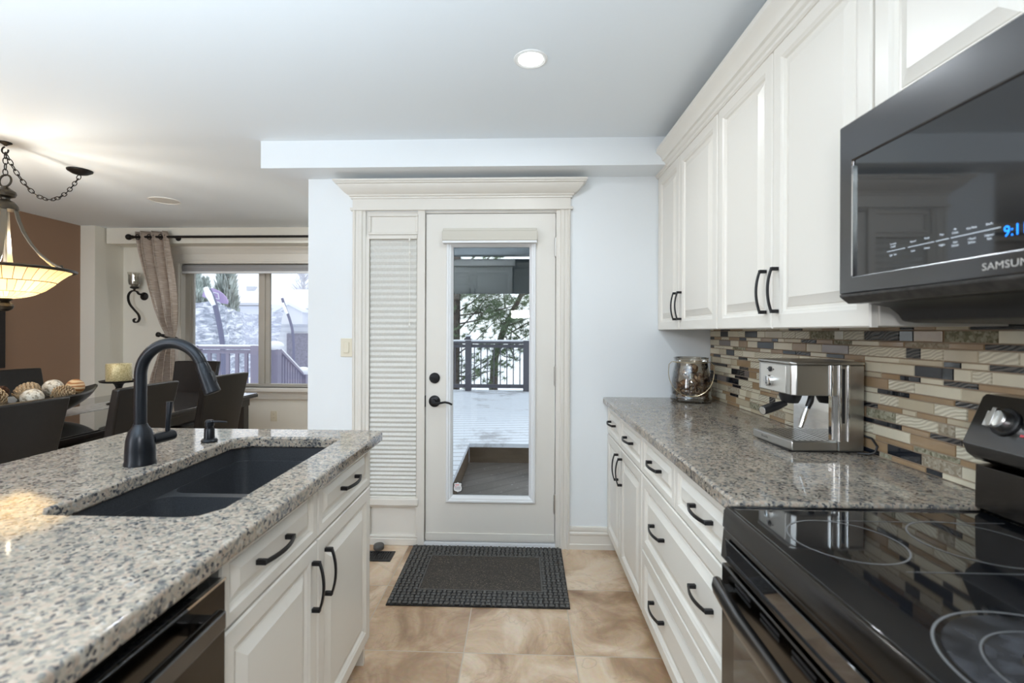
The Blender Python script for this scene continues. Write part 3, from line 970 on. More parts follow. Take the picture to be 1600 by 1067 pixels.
# ---------------------------------------------------- dining window
dw = thing('window_1', 'wide dining window with taupe sash and cream trim looking on snow', 'window', (-2.8, YW, 0.69), kind='structure')
t = MB()
cas = [(0, 0.018), (0.008, 0.022), (0.02, 0.022), (0.026, 0.014), (0.06, 0.014), (0.066, 0.018), (0.085, 0.016), (0.09, 0.006)]
t.prism([(-3.95, YW)] + [(-3.95 + a, YW - d) for a, d in cas] + [(-3.86, YW)], 'z', 0.69, 2.085)
t.prism([(YW, 2.085), (YW - 0.018, 2.085), (YW - 0.018, 2.10), (YW - 0.024, 2.104), (YW - 0.024, 2.118), (YW - 0.016, 2.122), (YW - 0.016, 2.19), (YW - 0.022, 2.195), (YW - 0.030, 2.21), (YW - 0.05, 2.235), (YW - 0.062, 2.26), (YW - 0.062, 2.271), (YW, 2.271)], 'x', -3.97, -1.40)
t.build('casing', M['trim'], dw)
MB().box(-3.98, -1.40, YW - 0.06, YW + 0.06, 0.645, 0.69).build('sill', M['trim'], dw, bevel=0.008)
t = MB()
t.prism([(YW, 0.645), (YW - 0.026, 0.645), (YW - 0.022, 0.625), (YW - 0.014, 0.620), (YW - 0.014, 0.575), (YW - 0.020, 0.57), (YW - 0.012, 0.553), (YW, 0.553)], 'x', -3.95, -1.42)
t.build('apron', M['trim'], dw)
t = MB()
t.box(-3.86, -3.845, YW, YW + 0.13, 0.69, 2.085)
t.build('jamb', M['trim'], dw)
f = MB()
f.box(-3.845, -3.79, YW + 0.07, YW + 0.13, 0.69, 2.085).box(-1.78, -1.75, YW + 0.05, YW + 0.13, 0.69, 2.085)
f.box(-3.845, -1.75, YW + 0.05, YW + 0.13, 0.69, 0.725).box(-3.845, -1.75, YW + 0.05, YW + 0.13, 2.045, 2.085)
f.box(-3.79, -3.765, YW + 0.085, YW + 0.13, 0.725, 2.045)
f.build('frame', M['vinyl'], dw, bevel=0.003)
f = MB()
f.box(-2.985, -2.915, YW + 0.062, YW + 0.10, 0.725, 2.045)
f.box(-2.915, -2.865, YW + 0.085, YW + 0.12, 0.725, 2.045)
f.build('meeting_stile', M['vinyl'], dw, bevel=0.003)
MB().box(-3.765, -2.985, YW + 0.098, YW + 0.102, 0.725, 2.045).build('pane', M['glass'], dw)
MB().box(-2.865, -1.78, YW + 0.108, YW + 0.112, 0.725, 2.045).build('pane', M['glass'], dw)
rs = thing('roller_shade', 'rolled-up grey shade at the top of the dining window', 'shade', (-2.8, YW + 0.03, 2.0))
MB().cyl((-3.84, YW + 0.035, 2.045), (-1.76, YW + 0.035, 2.045), 0.035, n=20).build('roll', M['shade_gray'], rs)
MB().box(-3.84, -1.76, YW + 0.004, YW + 0.022, 1.975, 2.000).build('hem_bar', M['gframe'], rs, bevel=0.003)
MB().box(-3.84, -1.76, YW + 0.008, YW + 0.012, 2.0, 2.05).build('fabric', M['shade_gray'], rs)


# ---------------------------------------------------- switch, outlets
def wallplate(name, label, cat, c, u, n, w, h, kind):
    c = Vector(c); u = Vector(u); n = Vector(n); z = Vector((0, 0, 1))
    t = thing(name, label, cat, c)
    MB().obox(c + n * 0.003, (u, z, n), (w / 2, h / 2, 0.003)).build('plate', M['almond'], t, bevel=0.002)
    if kind == 'switch':
        MB().obox(c + n * 0.008, (u, z, n), (0.016, 0.033, 0.003)).build('rocker', M['almond'], t, bevel=0.0015)
    else:
        for s in (-1, 1):
            m_ = MB().obox(c + n * 0.007 + z * 0.021 * s, (u, z, n), (0.016, 0.014, 0.002))
            for q in (-1, 1):
                m_.obox(c + n * 0.0092 + z * (0.021 * s + 0.002) + u * 0.006 * q, (u, z, n), (0.001, 0.004, 0.0004), 1)
            m_.build('receptacle', [M['almond'], M['dark']], t)
    return t


wallplate('light_switch', 'almond light switch on white wall left of the sidelight', 'switch', (-1.086, D, 1.227), (1, 0, 0), (0, -1, 0), 0.074, 0.115, 'switch')
wallplate('wall_outlet', 'almond outlet low on the wall under the dining window', 'outlet', (-2.769, YW, 0.372), (1, 0, 0), (0, -1, 0), 0.074, 0.115, 'outlet')

# ================================================================== ISLAND
XI = -0.60   # cabinet fronts
ct = MB()
outer = [(-1.545, -0.75), (-0.548, -0.75), (-0.548, 1.895), (-0.563, 1.912), (-1.530, 1.912), (-1.545, 1.897)]
hole = [(-0.665, 1.055), (-0.665, 1.735), (-0.700, 1.765), (-1.010, 1.765), (-1.055, 1.725), (-1.055, 1.035), (-1.025, 1.003), (-0.725, 1.003), (-0.690, 1.015)]
ct.holed_slab(outer, [hole], 0.892, 0.932)
ct.build('island_countertop', M['granite'], label='speckled beige granite island countertop with undermount sink cutout', cat='countertop', bevel=0.007, seg=3, origin=(-1.0, 0.6, 0.892))

sk = thing('kitchen_sink', 'black composite double-bowl undermount sink in the island', 'sink', (-0.86, 1.385, 0.68))
s_ = MB()
oo = rrect(-1.095, -0.625, 0.965, 1.805, 0.05)
ii = rrect(-1.062, -0.658, 0.996, 1.772, 0.045, 8)
s_.holed_slab(oo, [ii], 0.880, 0.8915)
mid = rrect(-1.060, -0.660, 0.998, 1.770, 0.045, 8)
n = len(ii)
k = len(s_.v)
s_.v += [(x, y, 0.8915) for x, y in ii] + [(x, y, 0.842) for x, y in mid]
for q in range(n):
    s_.f.append([k + q, k + (q + 1) % n, k + n + (q + 1) % n, k + n + q]); s_.m.append(0)
b1 = rrect(-1.056, -0.664, 1.002, 1.375, 0.05, 8)
b2 = rrect(-1.056, -0.664, 1.405, 1.766, 0.05, 8)
s_.holed_slab(mid, [b1, b2], 0.836, 0.842)
for bb in (b1, b2):
    cx = sum(p[0] for p in bb) / len(bb); cy = sum(p[1] for p in bb) / len(bb)
    k = len(s_.v); n = len(bb)
    lv_ = [(1.0, 0.842), (0.985, 0.72), (0.96, 0.700), (0.90, 0.690), (0.12, 0.684)]
    for sc_, z in lv_:
        s_.v += [(cx + (x - cx) * sc_, cy + (y - cy) * sc_, z) for x, y in bb]
    for i in range(len(lv_) - 1):
        for q in range(n):
            a = k + i * n + q; b_ = k + i * n + (q + 1) % n
            s_.f.append([a, b_, b_ + n, a + n]); s_.m.append(0)
    s_.f.append([k + (len(lv_) - 1) * n + q for q in range(n)]); s_.m.append(0)
s_.build('bowls', M['sink'], sk, recalc=False)
for cy in (1.188, 1.585):
    MB().lathe([(0.0, 0.004), (0.02, 0.003), (0.040, 0.006), (0.045, 0.002)], (-0.86, cy, 0.684), 24).build('drain', M['steel'], sk)

# faucet
fx, fy = -1.130, 1.388
fa = thing('kitchen_faucet', 'tall matte black gooseneck faucet standing behind the sink', 'faucet', (fx, fy, 0.932))
MB().lathe([(0.0, 0.0), (0.041, 0.0), (0.041, 0.006), (0.039, 0.012), (0.0385, 0.045), (0.036, 0.075), (0.029, 0.100), (0.020, 0.113), (0.018, 0.120), (0.0, 0.120)], (fx, fy, 0.932), 32).build('base', M['faucet'], fa)
R = 0.096
zc = 1.196
path = [(fx, fy, 1.04), (fx, fy, 1.10), (fx, fy, 1.15)] + arc((fx + R, fy, zc), R, pi, radians(22), 26)
MB().tube(path, 0.0163, 18).build('spout', M['faucet'], fa)
e = Vector(path[-1]); dirv = Vector((sin(radians(22)), 0, -cos(radians(22))))
sp = MB()
sp.tube([e, e + dirv * 0.010, e + dirv * 0.014, e + dirv * 0.060, e + dirv * 0.092, e + dirv * 0.094], [0.0165, 0.0178, 0.0185, 0.0205, 0.0225, 0.019], 20)
spo = sp.build('spray_head', M['faucet'], fa)
sb = MB()
sb.obox(e + dirv * 0.050 + Vector((0.0185, 0, 0.008)), ((0, 1, 0), dirv, (cos(radians(22)), 0, sin(radians(22)))), (0.006, 0.016, 0.004))
sb.build('spray_button', M['bplast'], spo, bevel=0.0015)
hd = MB()
hd.cyl((fx + 0.02, fy + 0.018, 1.000), (fx + 0.028, fy + 0.092, 1.000), 0.0165, n=20)
hd.sphere((fx + 0.028, fy + 0.092, 1.000), (0.0165, 0.008, 0.0165), 10)
hdo = hd.build('handle', M['faucet'], fa)
MB().tube([(fx + 0.0265, fy + 0.075, 1.012), (fx + 0.0265, fy + 0.077, 1.05), (fx + 0.0265, fy + 0.083, 1.104), (fx + 0.0265, fy + 0.083, 1.106)], [0.0065, 0.0075, 0.0098, 0.0095], 12).build('lever', M['faucet'], hdo)

sd = thing('soap_dispenser', 'small black soap dispenser pump beside the sink', 'soap dispenser', (-1.113, 1.68, 0.932))
MB().lathe([(0, 0), (0.026, 0), (0.027, 0.005), (0.024, 0.010), (0.0175, 0.013), (0.0165, 0.046), (0.0155, 0.048)], (-1.113, 1.68, 0.932), 24).build('base', M['faucet'], sd)
pm = MB().lathe([(0.013, 0.046), (0.013, 0.055), (0.0155, 0.057), (0.0155, 0.072), (0.011, 0.078), (0.0, 0.079)], (-1.113, 1.68, 0.932), 24)
pm.tube([(-1.113, 1.68, 1.003), (-1.075, 1.682, 1.004), (-1.050, 1.684, 1.002)], [0.005, 0.0036, 0.003], 10)
pm.build('pump', M['faucet'], sd)


# cabinets ------------------------------------------------------------------
def front(kind, parent, X, sgn, y0, y1, z0, z1, rail=0.055):
    """door or drawer front on plane X facing sgn*x"""
    mb = MB()
    t = 0.019
    raised_panel(mb, (X - sgn * t, y0, z0), (0, 1, 0), (0, 0, 1), (sgn, 0, 0), y1 - y0, z1 - z0, rail, t)
    return mb.build(kind, M['cab'], parent, sharp=25)


ic = thing('base_cabinet', 'cream sink base cabinet at the end of the island', 'cabinet', (-0.9, 1.42, 0))
cb = MB()
cb.box(-1.22, XI - 0.021, 0.938, 0.956, 0.1, 0.891).box(-1.22, XI - 0.0205, 1.885, 1.903, 0.0, 0.891)
cb.box(-1.22, -1.20, 0.956, 1.885, 0.0, 0.891).box(-1.20, XI - 0.021, 0.956, 1.885, 0.1, 0.12)
cb.box(XI - 0.035, XI - 0.0205, 0.956, 1.885, 0.70, 0.725).box(XI - 0.035, XI - 0.0205, 0.956, 1.885, 0.872, 0.891).box(XI - 0.035, XI - 0.0205, 1.395, 1.416, 0.12, 0.872)
cb.build('carcass', M['cab'], ic)
MB().box(-0.70, -0.685, 0.94, 1.885, 0.0, 0.1).build('toe_kick', M['cab'], ic)
for (y0, y1) in ((0.942, 1.402), (1.408, 1.902)):
    d_ = front('drawer', ic, XI, 1, y0, y1, 0.716, 0.886, 0.036)
    cy = (y0 + y1) / 2
    pull(d_, (XI, cy - (0.03 if y0 < 1 else 0), 0.803), (0, 1, 0), (1, 0, 0), 0.135)
    d_ = front('door', ic, XI, 1, y0, y1, 0.105, 0.710)
    pull(d_, (XI, (1.402 - 0.034) if y0 < 1 else (1.408 + 0.050), 0.590), (0, 0, 1), (1, 0, 0), 0.135)
# rest of the island body, beyond the dishwasher
bi = thing('island_cabinet', 'cream island cabinet on the near side of the dishwasher', 'cabinet', (-0.9, -0.2, 0))
MB().box(-1.22, XI - 0.021, -0.70, 0.325, 0.1, 0.891).build('carcass', M['cab'], bi)
front('door', bi, XI, 1, -0.18, 0.322, 0.105, 0.886)
front('door', bi, XI, 1, -0.69, -0.186, 0.105, 0.886)
MB().box(-1.22, -0.68, -0.70, 0.325, 0.0, 0.1).build('toe_kick', M['cab'], bi)

# dishwasher
XD = -0.584
dwm = thing('dishwasher', 'dark stainless dishwasher under the island counter', 'dishwasher', (-0.9, 0.63, 0))
MB().box(-1.19, XD - 0.055, 0.332, 0.930, 0.09, 0.870).build('tub', M['bplast'], dwm)
MB().box(-0.69, -0.675, 0.332, 0.930, 0.0, 0.09).build('toe_kick', M['bplast'], dwm)
door_ = MB().box(XD - 0.050, XD, 0.330, 0.933, 0.115, 0.838).build('door', M['bsteel_dark'], dwm, bevel=0.003)
MB().box(XD - 0.050, XD - 0.006, 0.334, 0.930, 0.8385, 0.842).build('control_strip', M['bglass'], door_, bevel=0.002)
MB().box(XD - 0.006, XD + 0.0015, 0.331, 0.932, 0.8365, 0.8415).build('edge_trim', M['chrome'], door_)
hb = MB()
hb.tube([(XD + 0.036, 0.410, 0.800), (XD + 0.040, 0.63, 0.800), (XD + 0.036, 0.862, 0.800)], 1.0, sect=[(-0.016, -0.010), (0.016, -0.010), (0.019, 0.0), (0.016, 0.010), (-0.016, 0.010), (-0.019, 0.0)], up=(0, 0, 1))
for y in (0.43, 0.842):
    hb.box(XD - 0.001, XD + 0.036, y - 0.013, y + 0.013, 0.787, 0.813)
hb.build('handle', M['bsteel'], door_, bevel=0.002)

# ================================================================== RIGHT RUN
XB = 0.533
rc = MB()
poly = [(0.505, 1.148), (XR - 0.002, 1.148), (XR - 0.002, D - 0.002), (0.505, D - 0.002)]
rc.prism(poly, 'z', 0.892, 0.932)
rc.build('wall_countertop', M['granite'], label='speckled granite countertop along the right wall', cat='countertop', bevel=0.008, seg=3, origin=(0.85, 2.0, 0.892))


def base_cab(label, y0, y1):
    t = thing('base_cabinet', label, 'cabinet', (0.85, (y0 + y1) / 2, 0), group='cream base cabinets along the right wall')
    c_ = MB().box(XB + 0.0205, XR - 0.003, y0, y1, 0.1, 0.891)
    c_.build('carcass', M['cab'], t)
    MB().box(XB + 0.085, XB + 0.10, y0, y1, 0, 0.1).build('toe_kick', M['cab'], t)
    return t


ca = base_cab('cream base cabinet with two doors beside the patio door wall', 2.126, D - 0.003)
for (y0, y1, hy) in ((2.586, 2.958, 2.586 + 0.045), (2.130, 2.580, 2.580 - 0.045)):
    q = front('drawer', ca, XB, -1, y0, y1, 0.716, 0.886, 0.036)
    pull(q, (XB, (y0 + y1) / 2, 0.803), (0, 1, 0), (-1, 0, 0), 0.132)
    q = front('door', ca, XB, -1, y0, y1, 0.105, 0.710)
    pull(q, (XB, hy, 0.595), (0, 0, 1), (-1, 0, 0), 0.135)
cbx = base_cab('cream base cabinet of wide drawers beside the black range', 1.150, 2.124)
for (y0, y1) in ((1.680, 2.120), (1.154, 1.674)):
    q = front('drawer', cbx, XB, -1, y0, y1, 0.716, 0.886, 0.036)
    pull(q, (XB, (y0 + y1) / 2, 0.803), (0, 1, 0), (-1, 0, 0), 0.132)
for (z0, z1, hz) in ((0.390, 0.710, 0.560), (0.105, 0.384, 0.255)):
    q = front('drawer', cbx, XB, -1, 1.154, 2.120, z0, z1, 0.055)
    for y in (1.86, 1.41):
        pull(q, (XB, y, hz), (0, 1, 0), (-1, 0, 0), 0.132)

# backsplash mosaic -------------------------------------------------------------
bs = MB()
xb = XR - 0.012
bs.box(xb + 0.0012, XR - 0.001, 0.30, D - 0.002, 0.932, 1.42, len(TILES))
rng = random.Random(21)
z = 0.9335
row = 0
weights_big = [8, 3.5, 2.6, 2.8, 0.8, 5, 0.8, 1.5, 1.4]
weights_small = [5, 2.5, 5, 4.2, 0.5, 2.6, 2.2, 0.4, 0.8]
while z < 1.412:
    hgt = 0.0310 if row % 2 == 1 else 0.0150
    wts = weights_big if row % 2 == 1 else weights_small
    y = D - 0.004 + rng.uniform(0, 0.06)
    last = -1
    while y > 0.31:
        ln = rng.choice([0.05, 0.073, 0.098, 0.098, 0.125, 0.148, 0.148])
        y1 = min(y, D - 0.004); y0 = max(y - ln, 0.305)
        mi = rng.choices(range(len(TILES)), wts)[0]
        if mi == last:
            mi = rng.choices(range(len(TILES)), wts)[0]
        last = mi
        if y1 - y0 > 0.008:
            tz = 0.0022 if mi in (7, 8) else 0.0
            e_ = 0.0012
            vs = [(xb + 0.0015 + tz, y1, z), (xb + 0.0015 + tz, y0, z), (xb + 0.0015 + tz, y0, z + hgt), (xb + 0.0015 + tz, y1, z + hgt),
                  (xb - 0.0022 + tz, y1 - e_, z + e_), (xb - 0.0022 + tz, y0 + e_, z + e_), (xb - 0.0022 + tz, y0 + e_, z + hgt - e_), (xb - 0.0022 + tz, y1 - e_, z + hgt - e_)]
            bs.add(vs, [(4, 5, 6, 7), (0, 1, 5, 4), (1, 2, 6, 5), (2, 3, 7, 6), (3, 0, 4, 7)], mi)
        y -= ln + 0.0022
    z += hgt + 0.0023
    row += 1
bs.build('backsplash', TILES + [M['grout']], kind='structure', label='linear mosaic backsplash of cream, tan and black glass strips', cat='backsplash', sharp=15, recalc=False)

# wall cabinets -----------------------------------------------------------------
XU = 0.835


def wall_cab(label, y0, y1, z0, z1, doors, hz):
    t = thing('wall_cabinet', label, 'cabinet', (1.0, (y0 + y1) / 2, z0), group='cream wall cabinets on the right')
    MB().box(XU + 0.0205, XR - 0.003, y0, y1, z0 + 0.004, z1).build('carcass', M['cab'], t)
    for (a, b_, hy) in doors:
        q = front('door', t, XU, -1, a, b_, z0, z1 - 0.012)
        if hy:
            pull(q, (XU, hy, hz), (0, 0, 1), (-1, 0, 0), 0.138)
    return t


wall_cab('cream two-door wall cabinet in the corner by the patio door', 2.076, D - 0.003, 1.343, 2.278,
         [(2.572, 2.958, 2.572 + 0.025), (2.080, 2.566, 2.566 - 0.035)], 1.468)
wall_cab('cream two-door wall cabinet between the corner cabinet and the microwave', 1.176, 2.074, 1.343, 2.278,
         [(1.632, 2.070, 1.632 + 0.035), (1.180, 1.626, 1.626 - 0.035)], 1.468)
wall_cab('cream cabinet above the over-range microwave', 0.372, 1.174, 1.806, 2.278,
         [(0.776, 1.170, None), (0.376, 0.770, None)], 1.85)

cr = MB()
pr = [(XU + 0.03, 2.262), (XU - 0.004, 2.262), (XU - 0.010, 2.268), (XU - 0.010, 2.278), (XU - 0.018, 2.284), (XU - 0.024, 2.296), (XU - 0.034, 2.300), (XU - 0.036, 2.306),
      (XU - 0.040, 2.318), (XU - 0.052, 2.332), (XU - 0.066, 2.342), (XU - 0.070, 2.346), (XU - 0.070, 2.366), (XU - 0.062, 2.370), (XU + 0.03, 2.370)]
cr.prism(pr, 'y', 0.30, 2.755)
lo = [(XU + 0.03, 2.2625), (XU - 0.004, 2.2625), (XU - 0.010, 2.268), (XU - 0.010, 2.274), (XU - 0.018, 2.280), (XU + 0.03, 2.280)]
cr.prism(lo, 'y', 2.755, D - 0.003)
cr.build('crown_moulding', M['cab'], label='cream crown moulding running along the tops of the wall cabinets', cat='moulding', origin=(XU, 1.5, 2.262), sharp=25)

# microwave ------------------------------------------------------------------
XM = 0.738
mw = thing('microwave', 'dark stainless over-range microwave with black glass door', 'microwave', (0.95, 0.76, 1.36))
MB().box(XM + 0.028, XR - 0.003, 0.378, 1.140, 1.40, 1.804).build('body', M['bplast'], mw)
md = MB()
# frame as ring around the window
fy0, fy1, fz0, fz1 = 0.376, 1.141, 1.418, 1.803
wy0, wy1, wz0_, wz1_ = 0.418, 1.098, 1.455, 1.714
md.holed_slab([(fy0, fz0), (fy1, fz0), (fy1, fz1), (fy0, fz1)], [[(wy0, wz0_), (wy1, wz0_), (wy1, wz1_), (wy0, wz1_)]], -(XM + 0.028), -XM)
md.v = [(-c_, a, b_) for a, b_, c_ in md.v]
mdo = md.build('door', M['bsteel'], mw, bevel=0.003)
MB().box(XM + 0.004, XM + 0.012, wy0 - 0.002, wy1 + 0.002, wz0_ - 0.002, wz1_ + 0.002).build('window', M['bglass'], mdo)
MB().box(XM - 0.0012, XM + 0.004, wy1 - 0.003, wy1 + 0.001, wz0_ + 0.002, wz1_ - 0.012).build('edge_trim', M['chrome'], mdo)
MB().prism([(XM, 1.4175), (XM + 0.028, 1.4175), (XM + 0.05, 1.397), (XM + 0.020, 1.397), (XM + 0.001, 1.412)], 'y', 0.376, 1.141).build('lower_trim', M['stone_strip'], mw, bevel=0.001)
MB().prism([(XM + 0.055, 1.3965), (0.842, 1.388), (0.862, 1.372), (0.872, 1.357), (0.90, 1.353), (XR - 0.003, 1.350), (XR - 0.003, 1.3965)], 'y', 0.40, 1.132).build('hood_base', M['bplast'], mw, bevel=0.004)
tx = MB()
UX = (0, -1, 0); UZ = (0, 0, 1)
lab = [(0.985, 'Turntable', 'On/Off', 'Light  Vent'), (0.936, 'Popcorn', None, 'Cook'), (0.905, 'Potato', None, 'Reheat'), (0.874, 'Pizza', None, 'Veggies'), (0.848, 'My', 'Choice', 'Auto|Defrost'), (0.818, 'Kids Meals', None, '1 Pound|Defrost'), (0.788, 'Snacks', None, 'Softener/|Melt')]
for (yy, a, b_, c_) in lab:
    text(tx, a, 0.0052, (XM + 0.0038, yy, 1.506 if b_ else 1.502), UX, UZ, align='CENTER', sx=0.8)
    if b_:
        text(tx, b_, 0.0052, (XM + 0.0038, yy, 1.500), UX, UZ, align='CENTER', sx=0.8)
    for i, part in enumerate(c_.split('|')):
        text(tx, part, 0.0052, (XM + 0.0038, yy, 1.484 - 0.0058 * i), UX, UZ, align='CENTER', sx=0.8)
for (ya, yb) in ((1.0, 0.955), (0.948, 0.89), (0.886, 0.86), (0.856, 0.77)):
    tx.box(XM + 0.0030, XM + 0.0036, yb, ya, 1.4937, 1.4945)
tx.build('keypad_lettering', M['print'], mdo)
ck = MB()
text(ck, '9:11', 0.024, (XM + 0.0038, 0.766, 1.478), UX, UZ, sx=0.9)
ck.build('clock_display', M['led'], mdo, label='glowing blue clock digits')
lg = MB()
text(lg, 'SAMSUNG', 0.0165, (XM - 0.0002, 0.796, 1.430), UX, UZ, sx=1.15, depth=0.0006)
lg.build('maker_logo', M['logo'], mdo)

# range ------------------------------------------------------------------
rg = thing('kitchen_range', 'black stainless electric range with glossy glass cooktop', 'range', (0.8, 0.765, 0))
ry0, ry1 = 0.388, 1.144
XF = 0.474
MB().box(XF + 0.035, 1.10, ry0, ry1, 0.06, 0.905).build('body', M['bsteel_dark'], rg)
ck = MB().box(XF + 0.018, 1.062, ry0 + 0.001, ry1 - 0.001, 0.9055, 0.921)
cko = ck.build('cooktop', M['bglass'], rg, bevel=0.002)
fr = MB()
fr.prism([(XF, 0.876), (XF + 0.034, 0.870), (XF + 0.034, 0.904), (XF + 0.017, 0.905), (XF + 0.017, 0.9225), (XF + 0.010, 0.9225), (XF + 0.003, 0.914)], 'y', ry0, ry1)
fr.build('front_rail', M['bsteel_dark'], rg, bevel=0.0015)
MB().box(XF + 0.018, 1.06, ry1 - 0.006, ry1, 0.9205, 0.9235).build('side_trim', M['bsteel'], rg)
pn = MB()
pn.prism([(XF + 0.002, 0.8745), (XF + 0.034, 0.869), (XF + 0.034, 0.802), (XF - 0.004, 0.806)], 'y', ry0, ry1)
pno = pn.build('front_panel', M['bsteel_dark'], rg, bevel=0.003)
pl_ = MB()
pl_.obox((XF - 0.0025, 0.765, 0.838), ((0, 1, 0), (-0.075, 0, 1), (-1, 0, -0.075)), (0.348, 0.022, 0.002))
pl_.build('panel_inset', M['bglass'], pno, bevel=0.001)
MB().obox((XF - 0.0052, 0.765, 0.816), ((0, 1, 0), (0, 0, 1), (1, 0, 0)), (0.346, 0.0035, 0.0018)).build('panel_trim', M['bsteel'], pno)
od = MB()
od.box(XF - 0.002, XF + 0.034, ry0 + 0.002, ry1 - 0.001, 0.265, 0.793)
odo = od.build('oven_door', M['bsteel_dark'], rg, bevel=0.004)
MB().box(XF - 0.0035, XF - 0.0022, ry0 + 0.07, ry1 - 0.07, 0.33, 0.70).build('oven_window', M['bglass'], odo)
for y in (1.035, 0.925, 0.815, 0.705, 0.595, 0.485):
    vt = MB()
    for q in (0, 1):
        vt.box(XF - 0.0032, XF - 0.002, y - 0.034, y + 0.034, 0.778 - 0.010 * q - 0.0025, 0.778 - 0.010 * q + 0.0025)
    vt.build('vent_slot', M['bplast'], odo)
oh = MB()
oh.tube([(XF - 0.018, ry0 + 0.012, 0.745), (XF - 0.034, 0.55, 0.745), (XF - 0.040, 0.766, 0.745), (XF - 0.034, 0.98, 0.745), (XF - 0.018, ry1 - 0.014, 0.745)], 1.0,
        sect=[(-0.019, -0.008), (0.0, -0.012), (0.019, -0.008), (0.021, 0.0), (0.019, 0.008), (-0.019, 0.008), (-0.021, 0.0)], up=(0, 0, 1))
for y in (ry0 + 0.06, ry1 - 0.045):
    oh.box(XF - 0.026, XF - 0.001, y - 0.016, y + 0.016, 0.728, 0.756)
oh.build('handle', M['bsteel'], odo, bevel=0.002)
MB().box(XF + 0.004, XF + 0.034, ry0 + 0.003, ry1 - 0.003, 0.07, 0.258).build('drawer', M['bsteel_dark'], rg, bevel=0.004)
MB().box(XF + 0.05, 1.08, ry0 + 0.02, ry1 - 0.02, 0.0, 0.06).build('plinth', M['bplast'], rg)


def ring_band(mb, c, r, w, z, m=0, n=64):
    k = len(mb.v)
    for i in range(n):
        a = 2 * pi * i / n
        mb.v += [(c[0] + (r - w / 2) * cos(a), c[1] + (r - w / 2) * sin(a), z), (c[0] + (r + w / 2) * cos(a), c[1] + (r + w / 2) * sin(a), z)]
    for i in range(n):
        q = (i + 1) % n
        mb.f.append([k + 2 * i, k + 2 * i + 1, k + 2 * q + 1, k + 2 * q]); mb.m.append(m)


zt = 0.9213
for (cx, cy, rs_, nm) in ((0.640, 0.970, [0.099], 0), (0.890, 0.970, [0.105], 0), (0.680, 0.575, [0.155, 0.108, 0.060], 1), (0.915, 0.575, [0.085], 0)):
    b_ = MB()
    for i, r in enumerate(rs_):
        ring_band(b_, (cx, cy), r, 0.0036 if i == 0 else 0.0026, zt + 0.0002, 0)
    if nm:
        ring_band(b_, (cx, cy), 0.128, 0.036, zt, 1)
        ring_band(b_, (cx, cy), 0.088, 0.034, zt, 1)
    b_.build('burner_ring', [M['ring'], M['ringdim']], cko, recalc=False)
for yz in (0.845, 1.069):
    MB().box(0.66, 1.04, yz, yz + 0.0015, zt, zt + 0.0002).build('zone_line', M['ring'], cko)
# backguard
bgd = MB()
bgd.prism([(1.062, 0.921), (1.045, 0.932), (1.047, 1.030), (1.098, 1.034), (1.098, 0.921)], 'y', ry0, ry1)
bgd.build('backguard', M['bsteel_dark'], rg, bevel=0.002)
con = MB()
con.prism([(1.050, 1.040), (1.030, 1.056), (1.020, 1.079), (1.022, 1.083), (1.066, 1.184), (1.074, 1.190), (1.140, 1.190), (1.140, 1.046), (1.098, 1.034)], 'y', ry0 - 0.004, ry1 + 0.004)
cono = con.build('control_console', M['bsteel'], rg, bevel=0.002)
fn = Vector((-(1.184 - 1.083), 0, (1.066 - 1.022))).normalized()
up_ = Vector((0.044, 0, 0.101)).normalized()
for yy in (1.075, 0.965, 0.56, 0.46):
    kc = Vector((1.046, yy, 1.138)) + fn * 0.001
    kb = MB()
    kb.lathe([(0.031, -0.003), (0.031, 0.003), (0.029, 0.005), (0.0, 0.005)], kc, 28, axis=fn)
    kbo = kb.build('knob_bezel', M['bplast'], cono)
    kk = MB()
    kk.lathe([(0.0225, 0.005), (0.0215, 0.022), (0.019, 0.025), (0, 0.026)], kc, 26, axis=fn)
    kk.obox(kc + fn * 0.026, (Vector((0, 1, 0)), up_, fn), (0.005, 0.021, 0.006))
    kk.build('knob', M['steel'], kbo, bevel=0.001)
    MB().obox(kc + Vector((0, 0.031, 0)) + fn * 0.0045, (Vector((0, 1, 0)), up_, fn), (0.006, 0.017, 0.0035)).build('indicator_tab', M['logo'], cono)
di = MB().obox(Vector((1.046, 0.765, 1.138)) + fn * 0.0015, (Vector((0, 1, 0)), up_, fn), (0.12, 0.038, 0.001))
for i in range(3):
    di.obox(Vector((1.037, 1.030 - 0.013 * i, 1.117)) + fn * 0.001, (Vector((0, 1, 0)), up_, fn), (0.004, 0.0025, 0.0006), 1)
di.build('display', [M['bglass'], M['red']], cono)

# espresso machine ----------------------------------------------------------------
ey0, ey1 = 1.630, 1.855
es = thing('espresso_machine', 'brushed stainless espresso machine on the right countertop', 'espresso machine', (1.01, 1.74, 0.932))
tr = MB()
tr.prism([(0.882, ey1), (0.902, ey0), (1.052, ey0), (1.052, ey1)], 'z', 0.937, 0.968)
tro = tr.build('drip_tray', M['steel'], es, bevel=0.004)
gr = MB()
gr.prism([(0.890, ey1 - 0.008), (0.909, ey0 + 0.008), (1.045, ey0 + 0.008), (1.045, ey1 - 0.008)], 'z', 0.9682, 0.9695)
for i in range(11):
    for jx in range(7):
        yy = ey0 + 0.018 + i * 0.0189; xx = 0.918 + jx * 0.0185
        gr.box(xx - 0.003, xx + 0.003, yy - 0.006, yy + 0.006, 0.9695, 0.9699, 1)
gr.build('drip_grate', [M['steel'], M['bplast']], tro)
lg = MB()
fd = Vector((0.902 - 0.882, ey0 - ey1, 0)).normalized()
nrm = Vector((-1, -0.09, 0)).normalized()
text(lg, 'Breville', 0.013, Vector((0.8858, 1.795, 0.950)) + nrm * 0.0012, fd, UZ, depth=0.0002)
lg.build('maker_logo', M['bplast'], tro)
MB().box(0.895, 1.13, ey0 + 0.005, ey1 - 0.005, 0.932, 0.938).build('foot_base', M['bplast'], es)
